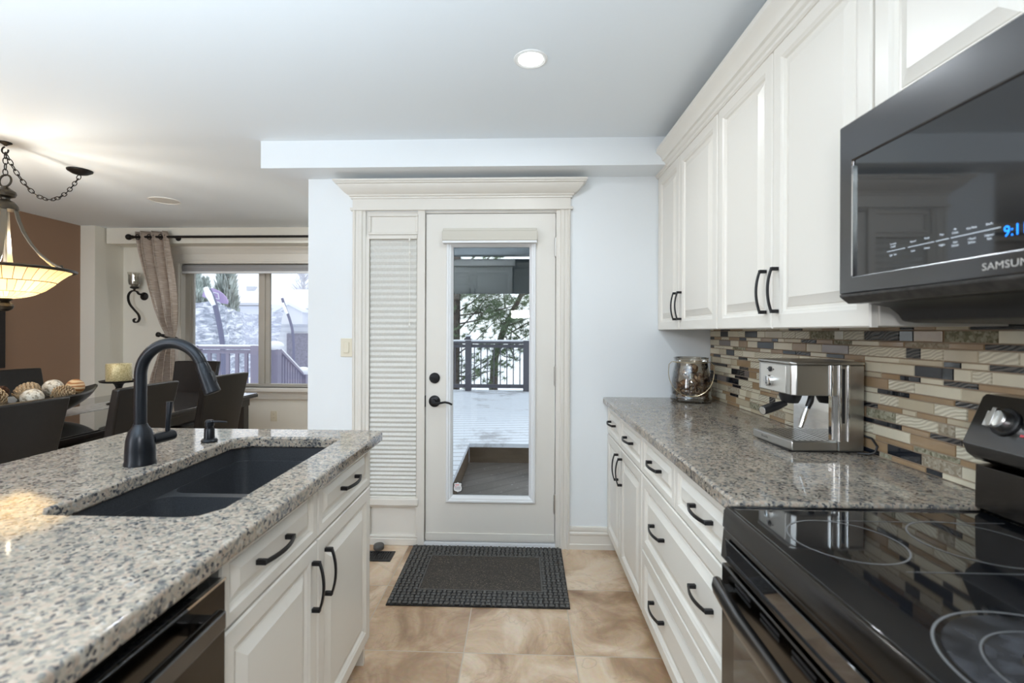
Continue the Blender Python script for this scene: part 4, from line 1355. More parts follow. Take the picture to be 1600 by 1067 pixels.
bk = MB()
bk.prism([(1.052, ey0), (1.138, ey0), (1.138, ey1), (1.052, ey1)], 'z', 0.936, 1.222)
bk.build('rear_housing', M['steel'], es, bevel=0.005)
MB().box(1.030, 1.0525, ey0 + 0.014, ey1 - 0.005, 0.968, 1.125).build('splash_back', M['chrome'], es)
hd_ = MB()
hd_.prism([(0.904, ey1), (0.904, ey0 + 0.012), (0.918, ey0), (1.053, ey0), (1.053, ey1)], 'z', 1.120, 1.222)
hdo = hd_.build('brew_head', M['steel'], es, bevel=0.003)
MB().box(0.9015, 0.9045, 1.668, ey1 - 0.018, 1.124, 1.216).build('control_panel', M['zinc'], hdo, bevel=0.001)
MB().lathe([(0.021, 0), (0.021, 0.004), (0.020, 0.014), (0.017, 0.016), (0, 0.016)], (0.9014, 1.765, 1.158), 24, axis=(-1, 0, 0)).obox((0.884, 1.765, 1.158), ((0, 1, 0), (0, 0, 1), (1, 0, 0)), (0.0035, 0.0165, 0.004)).build('selector_knob', M['chrome'], hdo)
bt = MB().lathe([(0.0095, 0), (0.0095, 0.004), (0.007, 0.005), (0, 0.005)], (0.9014, 1.766, 1.199), 20, axis=(-1, 0, 0))
bt.sphere((0.9012, 1.787, 1.199), 0.002, 6).sphere((0.9012, 1.745, 1.199), 0.002, 6)
bt.build('power_button', M['bplast'], hdo)
lid = MB()
lid.prism([(0.900, ey1 + 0.002), (0.900, ey0 + 0.010), (0.916, ey0 - 0.002), (1.139, ey0 - 0.002), (1.139, ey1 + 0.002)], 'z', 1.2225, 1.233)
lid.build('lid', M['steel'], es, bevel=0.004)
pc = MB()
for xx, r in ((1.028, 0.007), (1.056, 0.006), (1.084, 0.005)):
    pc.cyl((xx, ey0 - 0.001, 0.97 if xx > 1.05 else 1.12), (xx, ey0 - 0.001, 1.222), r, n=14)
pc.build('corner_trim', M['chrome'], es)
MB().box(1.066, 1.072, ey0 - 0.003, ey0 + 0.002, 1.03, 1.21).build('water_gauge', M['bplast'], es)
gh = MB()
gh.lathe([(0.034, 1.1205), (0.036, 1.105), (0.031, 1.090), (0.026, 1.080), (0, 1.078)], (0.965, 1.755, 0), 24)
gh.build('group_head', M['bplast'], es)
pf = MB()
pf.tube([(0.945, 1.750, 1.078), (0.915, 1.742, 1.070), (0.880, 1.732, 1.062), (0.852, 1.724, 1.055)], [0.010, 0.014, 0.0165, 0.0155], 16)
pf.build('portafilter_handle', M['bplast'], es)
MB().lathe([(0.0, -0.0005), (0.0135, 0.0), (0.0155, -0.002)], (0.8515, 1.7238, 1.055), 18, axis=(-1, -0.27, -0.24)).build('handle_cap', M['zinc'], es)
sw = MB()
sw.tube([(0.985, 1.660, 1.125), (0.975, 1.652, 1.100), (0.962, 1.648, 1.075)], [0.009, 0.010, 0.0085], 12)
swo = sw.build('steam_wand', M['bplast'], es)
MB().tube([(0.964, 1.649, 1.080), (0.950, 1.646, 1.045), (0.938, 1.644, 1.012)], [0.0085, 0.0088, 0.0075], 14).build('wand_sleeve', M['chrome'], swo)
MB().tube([(1.139, 1.66, 0.99), (1.147, 1.61, 0.985), (1.146, 1.585, 0.965), (1.142, 1.588, 0.945), (1.13, 1.60, 0.9365), (1.105, 1.615, 0.936)], 0.0035, 8).build('power_cord', M['bplast'], es)

# glass jar of potpourri ------------------------------------------------------------
jx, jy = 0.985, 2.815
jr = thing('glass_jar', 'lustre glass jar of potpourri in the countertop corner', 'jar', (jx, jy, 0.932))
prof = [(0.0, 0.003), (0.100, 0.003), (0.111, 0.006), (0.115, 0.014), (0.113, 0.030), (0.108, 0.038), (0.111, 0.048), (0.113, 0.075), (0.109, 0.12), (0.101, 0.17), (0.092, 0.205), (0.089, 0.222), (0.093, 0.238), (0.094, 0.250)]
MB().lathe(prof, (jx, jy, 0.932), 44).build('glass', M['jar'], jr, sharp=60)
rim = MB().tube([(jx + 0.094 * cos(a), jy + 0.094 * sin(a), 1.182) for a in [2 * pi * i / 40 for i in range(40)]], 0.0028, 8, closed=True)
rim.build('rim', M['jar'], jr)
wr = MB()
wr.tube([(jx + 0.1 * cos(a), jy + 0.1 * sin(a), 1.158) for a in [2 * pi * i / 40 for i in range(40)]], 0.0016, 6, closed=True)
hp = []
for i in range(25):
    a = pi * i / 24
    hp.append((jx - 0.122 * cos(a) * 0.98, jy - 0.104 - 0.012 * sin(a), 1.130 - 0.158 * sin(a) ** 0.8))
hp = [(jx - 0.104, jy - 0.01, 1.158), (jx - 0.118, jy - 0.05, 1.145)] + hp[1:-1] + [(jx + 0.118, jy - 0.05, 1.145), (jx + 0.104, jy - 0.01, 1.158)]
ca_, sa_ = cos(radians(-19)), sin(radians(-19))
hp = [(jx + (a - jx) * ca_ - (b_ - jy) * sa_, jy + (a - jx) * sa_ + (b_ - jy) * ca_, c_) for a, b_, c_ in hp]
wr.tube(hp, 0.0020, 6)
wr.build('wire_handle', M['wire'], jr)
pp = MB()
rg_ = random.Random(4)
for i in range(120):
    a = rg_.uniform(0, 2 * pi); zz = rg_.uniform(0.040, 0.115); rr = 0.088 * sqrt(rg_.random())
    s0 = rg_.uniform(0.007, 0.016)
    q = Quaternion((rg_.uniform(-1, 1), rg_.uniform(-1, 1), rg_.uniform(-1, 1), rg_.uniform(-1, 1))).normalized()
    ax = [q @ Vector(v_) for v_ in ((1, 0, 0), (0, 1, 0), (0, 0, 1))]
    pp.obox((jx + rr * cos(a), jy + rr * sin(a), 0.932 + zz), ax, (s0, s0 * 0.7, s0 * 0.35))
pp.build('potpourri', M['potp'], jr, kind='stuff')
for k_, (dx, dy, dz, r) in enumerate(((0.035, -0.03, 0.135, 0.032), (-0.03, -0.02, 0.165, 0.026), (0.02, 0.02, 0.185, 0.028))):
    MB().sphere((jx + dx, jy + dy, 0.932 + dz), r, 10, jit=0.05).build('dried_pod', M['potp'], jr)

# ================================================================== FLOOR ITEMS
mt = thing('door_mat', 'charcoal rubber door mat with woven border before the patio door', 'mat', (-0.2, 2.63, 0))
mx0, mx1, my0, my1 = -0.655, 0.252, 2.303, 2.945
MB().prism([(-0.658, 2.951), (mx0 + 0.006, my0), (mx1 - 0.01, my0 + 0.006), (mx1, 2.985 - 0.04)], 'z', 0.0005, 0.006).build('backing', M['bplast'], mt)
wv = MB()
cs_ = 0.0255
nx = int(round((mx1 - mx0 - 0.012) / cs_)); ny = int(round((my1 - my0 - 0.004) / cs_))
for i in range(nx):
    for jj in range(ny):
        if min(i, jj, nx - 1 - i, ny - 1 - jj) >= 5:
            continue
        cx = mx0 + 0.006 + (i + 0.5) * cs_; cy = my0 + 0.004 + (jj + 0.5) * cs_
        a, b_ = (0.0117, 0.0070) if (i + jj) % 2 else (0.0070, 0.0117)
        wv.box(cx - a, cx + a, cy - b_, cy + b_, 0.006, 0.0135)
wv.build('woven_border', M['rubber'], mt, bevel=0.002, seg=1)
ix0, ix1, iy0, iy1 = mx0 + 0.006 + 5 * cs_, mx1 - 0.006 - 5 * cs_, my0 + 0.004 + 5 * cs_, my0 + 0.004 + (ny - 5) * cs_
lip = MB()
lip.holed_slab([(ix0, iy0), (ix1, iy0), (ix1, iy1), (ix0, iy1)], [[(ix0 + 0.008, iy0 + 0.008), (ix1 - 0.008, iy0 + 0.008), (ix1 - 0.008, iy1 - 0.008), (ix0 + 0.008, iy1 - 0.008)]], 0.006, 0.0125)
lip.build('inner_lip', M['rubber'], mt)
MB().box(ix0 + 0.009, ix1 - 0.009, iy0 + 0.009, iy1 - 0.009, 0.006, 0.0105).build('carpet_insert', M['carpet'], mt)

vn = thing('floor_register', 'black slotted floor register under the sidelight', 'floor vent', (-0.87, 2.80, 0))
v_ = MB()
vx0, vx1, vy0, vy1 = -1.03, -0.748, 2.742, 2.865
v_.holed_slab([(vx0, vy0), (vx1, vy0), (vx1, vy1), (vx0, vy1)], [[(vx0 + 0.016, vy0 + 0.016), (vx1 - 0.016, vy0 + 0.016), (vx1 - 0.016, vy1 - 0.016), (vx0 + 0.016, vy1 - 0.016)]], 0.0005, 0.006)
v_.build('frame', M['black'], vn, bevel=0.001)
MB().box(vx0 + 0.016, vx1 - 0.016, vy0 + 0.016, vy1 - 0.016, 0.0005, 0.0015).build('duct', M['dark'], vn)
sl_ = MB()
for i in range(18):
    xx = vx0 + 0.023 + i * 0.0142
    sl_.box(xx - 0.0025, xx + 0.0025, vy0 + 0.016, vy1 - 0.016, 0.002, 0.0055)
sl_.build('louvre', M['black'], vn)
MB().lathe([(0, 0), (0.030, 0), (0.032, 0.004), (0.032, 0.022), (0.028, 0.028), (0, 0.029)], (-0.862, 2.905, 0), 28).build('door_stop', M['rubber'], label='round black rubber door stop behind the floor register', cat='door stop', origin=(-0.862, 2.905, 0))

# ================================================================== CEILING ITEMS
rl = thing('recessed_light', 'lit round recessed downlight in the kitchen ceiling', 'ceiling light', (0.037, 1.956, ZC))
MB().lathe([(0.050, -0.0005), (0.052, -0.004), (0.060, -0.007), (0.068, -0.004), (0.069, -0.0005)], (0.037, 1.956, ZC), 40).build('trim_ring', M['white'], rl)
MB().lathe([(0.0, -0.0055), (0.030, -0.005), (0.051, -0.0025)], (0.037, 1.956, ZC), 36).build('lens', M['lens'], rl)
spk = thing('ceiling_speaker', 'round white flush speaker in the dining ceiling', 'speaker', (-3.04, 3.99, ZC))
MB().lathe([(0.105, -0.0005), (0.107, -0.006), (0.115, -0.007), (0.120, -0.0005)], (-3.04, 3.99, ZC), 40).build('bezel', M['white'], spk)
MB().lathe([(0.0, -0.0045), (0.105, -0.003)], (-3.04, 3.99, ZC), 36).build('grille', M['trim'], spk)

# ================================================================== CHANDELIER
CX, CY = -3.05, 2.73
ch = thing('chandelier', 'bronze bowl chandelier with glowing amber mosaic shade over the dining table', 'chandelier', (CX, CY, ZC))
hk = MB().lathe([(0.0, -0.001), (0.030, -0.001), (0.030, -0.006), (0.012, -0.016), (0.006, -0.022), (0, -0.022)], (CX, CY, ZC), 20)
hk.tube(arc((CX - 0.002, CY, ZC - 0.048), 0.020, radians(100), radians(370), 14), 0.0045, 8)
hk.build('ceiling_hook', M['iron'], ch)
MB().lathe([(0.0, -0.001), (0.073, -0.001), (0.071, -0.010), (0.045, -0.026), (0.02, -0.034), (0.0, -0.036)], (CX - 0.01, CY + 0.49, ZC), 32).build('canopy', M['iron'], ch)


def chain(mb, pts, link=0.040, r=0.0027, wdt=0.011):
    P = [Vector(p) for p in pts]
    L_ = [0]
    for i in range(1, len(P)):
        L_.append(L_[-1] + (P[i] - P[i - 1]).length)
    def at(s):
        s = max(0, min(s, L_[-1]))
        for i in range(1, len(P)):
            if s <= L_[i]:
                t = (s - L_[i - 1]) / (L_[i] - L_[i - 1]); return P[i - 1].lerp(P[i], t)
        return P[-1]
    n = max(1, int(round(L_[-1] / (link * 0.76))))
    for i in range(n):
        a = at(L_[-1] * i / n); b_ = at(L_[-1] * (i + 1) / n)
        d_ = (b_ - a).normalized(); c_ = (a + b_) / 2
        s_ = d_.cross(Vector((0.35, 1, 0.2))).normalized()
        if i % 2:
            s_ = d_.cross(s_)
        pts_ = []
        for q in range(14):
            an = 2 * pi * q / 14
            pts_.append(c_ + d_ * cos(an) * link / 2 + s_ * sin(an) * wdt)
        mb.tube(pts_, r, 6, closed=True)


cn = MB()
chain(cn, [(CX, CY, ZC - 0.062), (CX, CY, 2.245)])
sw_ = []
A = Vector((CX + 0.004, CY, ZC - 0.07)); B_ = Vector((CX - 0.01, CY + 0.49, ZC - 0.040))
for i in range(31):
    t_ = i / 30
    p_ = A.lerp(B_, t_); p_.z -= 0.215 * (4 * t_ * (1 - t_)) ** 1.0
    sw_.append(p_)
chain(cn, sw_)
cn.build('chain', M['iron'], ch)
MB().tube([(CX + 0.036 * cos(a), CY + 0.004 * sin(a), 2.212 + 0.036 * sin(a)) for a in [2 * pi * i / 28 for i in range(28)]], 0.0055, 10, closed=True).build('loop', M['bronze'], ch)
MB().lathe([(0.0, 2.180), (0.014, 2.178), (0.022, 2.168), (0.046, 2.150), (0.050, 2.136), (0.044, 2.120), (0.022, 2.110), (0.020, 2.100), (0.040, 2.090), (0.056, 2.066), (0.060, 2.048), (0.062, 2.040), (0.0, 2.040)], (CX, CY, 0), 32).build('hub', M['bronze'], ch)
zr = 1.690
RB = 0.318
rim = MB().lathe([(RB - 0.020, zr - 0.004), (RB - 0.02, zr + 0.010), (RB, zr + 0.010), (RB + 0.008, zr + 0.004), (RB + 0.004, zr - 0.006), (RB - 0.006, zr - 0.008), (RB - 0.020, zr - 0.004)], (CX, CY, 0), 60)
rim.build('rim_band', M['bronze'], ch)
for i in range(6):
    a = radians(12 + 60 * i)
    pth = []
    for (r, z_) in ((0.050, 2.055), (0.066, 1.985), (0.094, 1.91), (0.130, 1.845), (0.172, 1.79), (0.225, 1.742), (0.275, 1.712), (0.300, 1.704)):
        pth.append((CX + r * cos(a), CY + r * sin(a), z_))
    sm = []
    for q in range(len(pth) - 1):
        for t_ in (0, 0.5):
            sm.append(tuple(pth[q][e_] * (1 - t_) + pth[q + 1][e_] * t_ for e_ in range(3)))
    sm.append(pth[-1])
    tang = (-sin(a), cos(a), 0)
    ar = MB().tube(sm, 1.0, sect=[(-0.013, -0.0025), (0.013, -0.0025), (0.013, 0.0025), (-0.013, 0.0025)], up=tang)
    aro = ar.build('arm', M['strap'], ch, sharp=50)
    MB().sphere((CX + 0.290 * cos(a), CY + 0.290 * sin(a), 1.712), 0.009, 8).build('rivet', M['bronze'], aro)
MB().cyl((CX, CY, 1.49), (CX, CY, 2.045), 0.009, n=14).build('stem', M['strap'], ch)
bw = MB()
bprof = [(0.302, zr - 0.004), (0.282, zr - 0.018), (0.246, zr - 0.050), (0.212, zr - 0.088), (0.175, zr - 0.122), (0.128, zr - 0.150), (0.075, zr - 0.168), (0.020, zr - 0.175)]
bw.lathe(bprof, (CX, CY, 0), 72)
bw.build('shade_bowl', M['amber'], ch, label='glowing amber mosaic glass bowl', sharp=80)
MB().lathe([(0.034, zr - 0.172), (0.038, zr - 0.178), (0.026, zr - 0.186), (0.018, zr - 0.194), (0.034, zr - 0.204), (0.040, zr - 0.220), (0.034, zr - 0.236), (0.016, zr - 0.248), (0, zr - 0.250)], (CX, CY, 0), 28).build('finial', M['bronze'], ch)
for i in range(3):
    a = radians(40 + 120 * i)
    bc = (CX + 0.09 * cos(a), CY + 0.09 * sin(a), zr - 0.045)
    MB().sphere(bc, (0.024, 0.024, 0.03), 8).build('bulb', M['lens'], ch)
point('chandelier_glow', (CX, CY, zr + 0.03), 0.06, 34, (1.0, 0.95, 0.85))

# ================================================================== DINING TABLE AND CHAIRS
tb = thing('dining_table', 'black glass dining table with thick espresso frame', 'table', (-3.0, 3.25, 0))
tx0, tx1, ty0, ty1 = -3.60, -2.40, 2.10, 4.31
MB().box(tx0, tx1, ty0, ty1, 0.725, 0.752).build('frame', M['wood_dark'], tb, bevel=0.003)
MB().box(tx0 + 0.004, tx1 - 0.004, ty0 + 0.004, ty1 - 0.004, 0.7522, 0.762).build('glass_top', M['tabletop'], tb, bevel=0.002)
ap = MB()
ap.holed_slab([(tx0 + 0.05, ty0 + 0.05), (tx1 - 0.05, ty0 + 0.05), (tx1 - 0.05, ty1 - 0.05), (tx0 + 0.05, ty1 - 0.05)], [[(tx0 + 0.09, ty0 + 0.09), (tx1 - 0.09, ty0 + 0.09), (tx1 - 0.09, ty1 - 0.09), (tx0 + 0.09, ty1 - 0.09)]], 0.655, 0.7248)
ap.build('apron', M['wood_dark'], tb)
for sx in (tx0 + 0.055, tx1 - 0.135):
    for sy in (ty0 + 0.055, ty1 - 0.135):
        MB().box(sx, sx + 0.08, sy, sy + 0.08, 0.0, 0.7245).build('leg', M['wood_dark'], tb, bevel=0.004)
MB().box(-3.27, -2.99, 2.25, 4.05, 0.7622, 0.7645).build('table_strip', M['strip'], label='silver runner lying along the black glass table', cat='table runner', origin=(-3.13, 3.15, 0.7622))  # flat silver strip along the middle of the glass top


def slab_back(w0, w1, z0, z1, lean, th):
    """leather back, slightly hour-glass, leaning backward (-y)"""
    mb = MB()
    nz_, nx_ = 10, 8
    for side in (0, 1):
        k = len(mb.v)
        for i in range(nz_ + 1):
            t_ = i / nz_
            wd = (w0 + (w1 - w0) * t_ ** 1.3) / 2
            zz = z0 + (z1 - z0) * t_
            y0_ = -0.215 - lean * t_ - 0.03 * t_ * t_
            thk = th * (1 - 0.25 * t_)
            for q in range(nx_ + 1):
                u_ = -1 + 2 * q / nx_
                cur = 0.012 * (1 - u_ * u_)
                mb.v.append((wd * u_, y0_ - cur + (thk if side else 0), zz + (0.004 * (1 - u_ * u_) if i == nz_ else 0)))
        for i in range(nz_):
            for q in range(nx_):
                a = k + i * (nx_ + 1) + q
                f_ = [a, a + 1, a + nx_ + 2, a + nx_ + 1]
                mb.f.append(f_ if not side else f_[::-1]); mb.m.append(0)
    n_ = (nz_ + 1) * (nx_ + 1)
    edge = [q for q in range(nx_ + 1)] + [i * (nx_ + 1) + nx_ for i in range(1, nz_ + 1)] + [nz_ * (nx_ + 1) + q for q in range(nx_ - 1, -1, -1)] + [i * (nx_ + 1) for i in range(nz_ - 1, 0, -1)]
    for i in range(len(edge)):
        a, b_ = edge[i], edge[(i + 1) % len(edge)]
        mb.f.append([a, a + n_, b_ + n_, b_]); mb.m.append(0)
    return mb


def make_chair(label):
    t = thing('dining_chair', label, 'chair', group='espresso leather dining chairs')
    MB().box(-0.225, 0.225, -0.20, 0.235, 0.36, 0.475).build('seat', M['leather'], t, local=True, bevel=0.022, seg=3)
    slab_back(0.40, 0.455, 0.34, 1.020, 0.085, 0.062).build('backrest', M['leather'], t, local=True, bevel=0.010, seg=3)
    for sx in (-1, 1):
        for (y_, dy) in ((0.205, 0.0), (-0.205, -0.03)):
            MB().tube([(sx * 0.195, y_, 0.365), (sx * 0.195, y_ + dy, 0.0)], [0.026, 0.018], 4).build('leg', M['wood_dark'], t, local=True)
    return t


c1 = make_chair('nearest espresso leather dining chair, cut off by the left edge')
c1.location = (-2.43, 1.945, 0); c1.rotation_euler.z = radians(90)
for (x, y, a, lb) in ((-2.43, 2.660, 91, 'second leather dining chair along the table, just behind the faucet column'),
                      (-2.37, 3.315, 88, 'leather dining chair nearest the far table corner, seen past the spray head'),
                      (-3.26, 4.43, 180, 'leather dining chair at the head of the table under the window'),
                      (-3.62, 3.55, -90, 'leather dining chair across the table beside the chocolate wall')):
    c_ = copy_tree(c1)
    c_.location = (x, y, 0); c_.rotation_euler.z = radians(a); c_['label'] = lb

# long dark bowl with pine cones and orbs
bx, by = -3.02, 2.80
bo = MB()
nL, nW = 28, 10


def bowl_pt(u, v, off):
    # u along (-1..1), v across (-1..1)
    half = 0.155 * (1 - abs(u) ** 2.6) + 0.004
    zz = 0.7650 + 0.120 * abs(u) ** 2.0 + (0.140 * (v * v)) * (1 - abs(u) ** 2.0 * 0.9) + 0.040 * abs(u) ** 5
    return (bx + half * v * (1 - off * 0.06), by + 0.52 * u * (1 - off * 0.02), zz + off * 0.010)


bo.grid(lambda a, b_: bowl_pt(-1 + 2 * a, -1 + 2 * b_, 0), nL, nW)
bo.grid(lambda a, b_: bowl_pt(-1 + 2 * a, -1 + 2 * b_, 1), nL, nW)
nn = (nL + 1) * (nW + 1)
for i in range(nL):
    for q in (0, nW):
        a = i * (nW + 1) + q
        bo.f.append([a, a + nW + 1, a + nW + 1 + nn, a + nn]); bo.m.append(0)
bo.build('long_bowl', M['bowlm'], label='long dark boat-shaped bowl of pine cones on the dining table', cat='bowl', origin=(bx, by, 0.765), sharp=50)


def pinecone(c, r, axis, mt_, label, tilt=0.0):
    mb = MB()
    ax = Vector(axis).normalized()
    q = Vector((0, 0, 1)).rotation_difference(ax)
    mb.sphere((0, 0, 0), (r * 0.62, r * 0.62, r * 0.95), 10)
    n_ = 95
    ga = pi * (3 - sqrt(5))
    for i in range(n_):
        t_ = (i + 0.5) / n_
        th = math.acos(1 - 2 * t_); ph = ga * i
        d_ = Vector((sin(th) * cos(ph), sin(th) * sin(ph), cos(th)))
        base = Vector((d_.x * r * 0.6, d_.y * r * 0.6, d_.z * r * 0.9))
        out = (Vector((d_.x, d_.y, d_.z * 0.4)).normalized() + Vector((0, 0, 0.75))).normalized()
        s_ = out.cross(Vector((0, 0, 1)))
        s_ = s_.normalized() if s_.length > 1e-3 else Vector((1, 0, 0))
        nn_ = s_.cross(out)
        L1 = r * 0.42; w_ = r * 0.2
        vs = [base - s_ * w_ * 0.6, base + s_ * w_ * 0.6, base + out * L1 + s_ * w_, base + out * (L1 * 1.12), base + out * L1 - s_ * w_]
        vs2 = [p_ + nn_ * r * 0.06 for p_ in vs]
        mb.add(vs + vs2, [(0, 1, 2, 3, 4), (9, 8, 7, 6, 5), (0, 5, 6, 1), (1, 6, 7, 2), (2, 7, 8, 3), (3, 8, 9, 4), (4, 9, 5, 0)])
    mb.v = [tuple(q @ Vector(p_) + Vector(c)) for p_ in mb.v]
    return mb.build('pine_cone', mt_, label=label, cat='pine cone', group='pine cones in the long bowl', origin=c, sharp=20)


def orb(c, r, mt_, label):
    return MB().sphere(c, r, 16).build('decorative_orb', mt_, label=label, cat='orb', group='orbs in the long bowl', origin=c)


pinecone((-3.00, 2.62, 0.945), 0.062, (0.1, -1, 0.3), M['cone'], 'large bleached pine cone at the left edge of the bowl')
pinecone((-2.945, 2.49, 0.940), 0.046, (0.8, -1, 0.1), M['cone'], 'bleached pine cone low at the very left frame edge')
pinecone((-3.06, 2.86, 0.945), 0.056, (0.3, 1, 0.5), M['cone'], 'bleached pine cone in the middle of the bowl, behind the silver orb')
pinecone((-3.085, 2.735, 0.945), 0.040, (0.3, 0.2, 1), M['cone_dark'], 'dark red-brown pine cone between two bleached cones')
pinecone((-2.955, 2.99, 0.925), 0.050, (1, 0.4, 0.1), M['cone'], 'frayed bleached pine cone at the front right of the bowl')
orb((-2.955, 2.80, 0.918), 0.056, M['orb'], 'crackled silver orb at the front of the bowl')
orb((-3.055, 3.03, 0.950), 0.056, M['orb'], 'crackled pearl orb rising highest near the right of the bowl')
orb((-3.02, 3.15, 0.945), 0.052, M['orb_amber'], 'amber banded orb at the right end of the bowl')

# candle on pedestal
kx, ky = -3.085, 3.58
cs2 = thing('candle_stand', 'black pedestal candle stand on the dining table', 'candle stand', (kx, ky, 0.7647))
MB().lathe([(0, 0), (0.075, 0), (0.078, 0.006), (0.055, 0.016), (0.024, 0.026), (0.016, 0.045), (0.022, 0.075), (0.030, 0.10), (0.020, 0.125), (0.030, 0.15), (0.045, 0.162), (0.0, 0.165)], (kx, ky, 0.7647), 32).build('pedestal', M['iron'], cs2)
MB().lathe([(0, 0.1645), (0.10, 0.1645), (0.118, 0.170), (0.124, 0.180), (0.118, 0.182), (0.10, 0.175), (0, 0.174)], (kx, ky, 0.7647), 36).build('plate', M['iron'], cs2)
cd = thing('pillar_candle', 'wide gold-textured pillar candle on the black pedestal', 'candle', (kx, ky, 0.9397))
MB().lathe([(0, 0.0), (0.080, 0.0), (0.082, 0.004), (0.082, 0.130), (0.079, 0.135), (0.07, 0.134), (0.03, 0.126), (0, 0.125)], (kx, ky, 0.9397), 40).build('wax', M['candle'], cd)
MB().tube([(kx, ky, 1.06), (kx + 0.002, ky, 1.068), (kx + 0.005, ky, 1.076)], 0.0013, 6).build('wick', M['bplast'], cd)

# ================================================================== WALL SCONCE, CURTAIN, PICTURE
sx_, sy_ = -4.315, YW
sco = thing('wall_sconce', 'wrought iron scroll candle sconce with glass cup beside the curtain', 'sconce', (sx_, YW, 1.6))
ya = YW - 0.085
sc_path = [Vector((sx_ + 0.02, ya, 1.745))]
import itertools
ctrl = [(0.045, 1.735), (0.02, 1.765), (-0.03, 1.77), (-0.068, 1.735), (-0.075, 1.68), (-0.055, 1.62), (-0.01, 1.565), (0.04, 1.51), (0.055, 1.46), (0.035, 1.425), (0.0, 1.42), (-0.012, 1.445), (0.008, 1.46)]


def catmull(pts, n=6):
    out = []
    P = [pts[0]] + pts + [pts[-1]]
    for i in range(1, len(P) - 2):
        p0, p1, p2, p3 = [Vector(p) for p in P[i - 1:i + 3]]
        for k_ in range(n):
            t_ = k_ / n
            out.append(0.5 * ((2 * p1) + (p2 - p0) * t_ + (2 * p0 - 5 * p1 + 4 * p2 - p3) * t_ ** 2 + (3 * p1 - p0 - 3 * p2 + p3) * t_ ** 3))
    out.append(Vector(P[-2]))
    return out


cp = catmull([(sx_ + a, ya, b_) for a, b_ in ctrl])
MB().tube(cp, 1.0, sect=[(-0.012, -0.006), (0.012, -0.006), (0.012, 0.006), (-0.012, 0.006)], up=(0, 1, 0)).build('scroll', M['iron'], sco, sharp=50)
br = MB().cyl((sx_ + 0.045, ya, 1.735), (sx_ + 0.045, YW - 0.001, 1.735), 0.010, n=10)
br.lathe([(0.045, 0.001), (0.045, 0.010), (0.02, 0.018), (0, 0.02)], (sx_ + 0.045, YW, 1.715), 24, axis=(0, -1, 0))
br.build('wall_bracket', M['iron'], sco)
MB().lathe([(0, 1.765), (0.010, 1.765), (0.012, 1.79), (0.040, 1.80), (0.042, 1.812), (0.03, 1.82), (0, 1.82)], (sx_ - 0.005, ya, 0), 24).build('cup', M['iron'], sco)
MB().lathe([(0.030, 1.8205), (0.052, 1.84), (0.058, 1.88), (0.057, 1.94), (0.064, 1.975)], (sx_ - 0.005, ya, 0), 32).build('glass_shade', M['hurricane'], sco)
sca = thing('sconce_candle', 'mercury glass votive standing inside the wall sconce', 'candle', (sx_ - 0.005, ya, 1.8205))
MB().lathe([(0, 1.8205), (0.034, 1.8205), (0.036, 1.83), (0.036, 1.925), (0.032, 1.93), (0, 1.928)], (sx_ - 0.005, ya, 0), 28).build('votive', M['mercury'], sca)

# curtain rod
yr = 4.975
cr_ = thing('curtain_rod', 'black curtain rod with ball finial above the dining window', 'curtain rod', (-2.8, yr, 2.32))
MB().cyl((-4.16, yr, 2.325), (-1.36, yr, 2.325), 0.013, n=16).build('rod', M['iron'], cr_)
MB().sphere((-4.185, yr, 2.325), 0.032, 12).cyl((-4.165, yr, 2.325), (-4.14, yr, 2.325), 0.018, n=12).build('finial', M['iron'], cr_)
for xx in (-3.70, -1.5):
    MB().cyl((xx, yr, 2.325), (xx, 5.059, 2.325), 0.010, n=10).lathe([(0.03, 0.001), (0.03, 0.008), (0.0, 0.012)], (xx, 5.06, 2.325), 16, axis=(0, -1, 0)).build('bracket', M['iron'], cr_)
# curtain panel: widths by height (world x at y = yr)
rowsC = [(2.385, -4.120, -3.760), (2.325, -4.115, -3.745), (2.18, -4.095, -3.730), (1.98, -4.050, -3.700), (1.75, -3.985, -3.673), (1.55, -3.925, -3.663), (1.40, -3.865, -3.667), (1.31, -3.812, -3.673),
         (1.262, -3.792, -3.690), (1.20, -3.815, -3.690), (1.05, -3.880, -3.685), (0.85, -3.940, -3.680), (0.55, -3.990, -3.675), (0.20, -4.015, -3.670), (0.03, -4.020, -3.665)]


def cur_edges(z_):
    for i in range(len(rowsC) - 1):
        (za, la, ra), (zb, lb_, rb) = rowsC[i], rowsC[i + 1]
        if zb <= z_ <= za:
            t_ = (za - z_) / (za - zb)
            t_ = t_ * t_ * (3 - 2 * t_) if i == 7 else t_
            return la + (lb_ - la) * t_, ra + (rb - ra) * t_
    return rowsC[-1][1], rowsC[-1][2]


def curt(u, v):
    z_ = 2.385 - u * 2.355
    l_, r_ = cur_edges(z_)
    wd = r_ - l_
    amp = 0.034 if abs(z_ - 1.262) > 0.15 else 0.034 * max(0.35, abs(z_ - 1.262) / 0.15)
    ph = 2 * pi * 3.0 * v + 0.5 * sin(u * 5)
    tight = wd / 0.37
    return (l_ + wd * v + 0.012 * sin(ph * 2) * tight, yr + amp * sin(ph) + 0.02 * (1 - tight), z_)


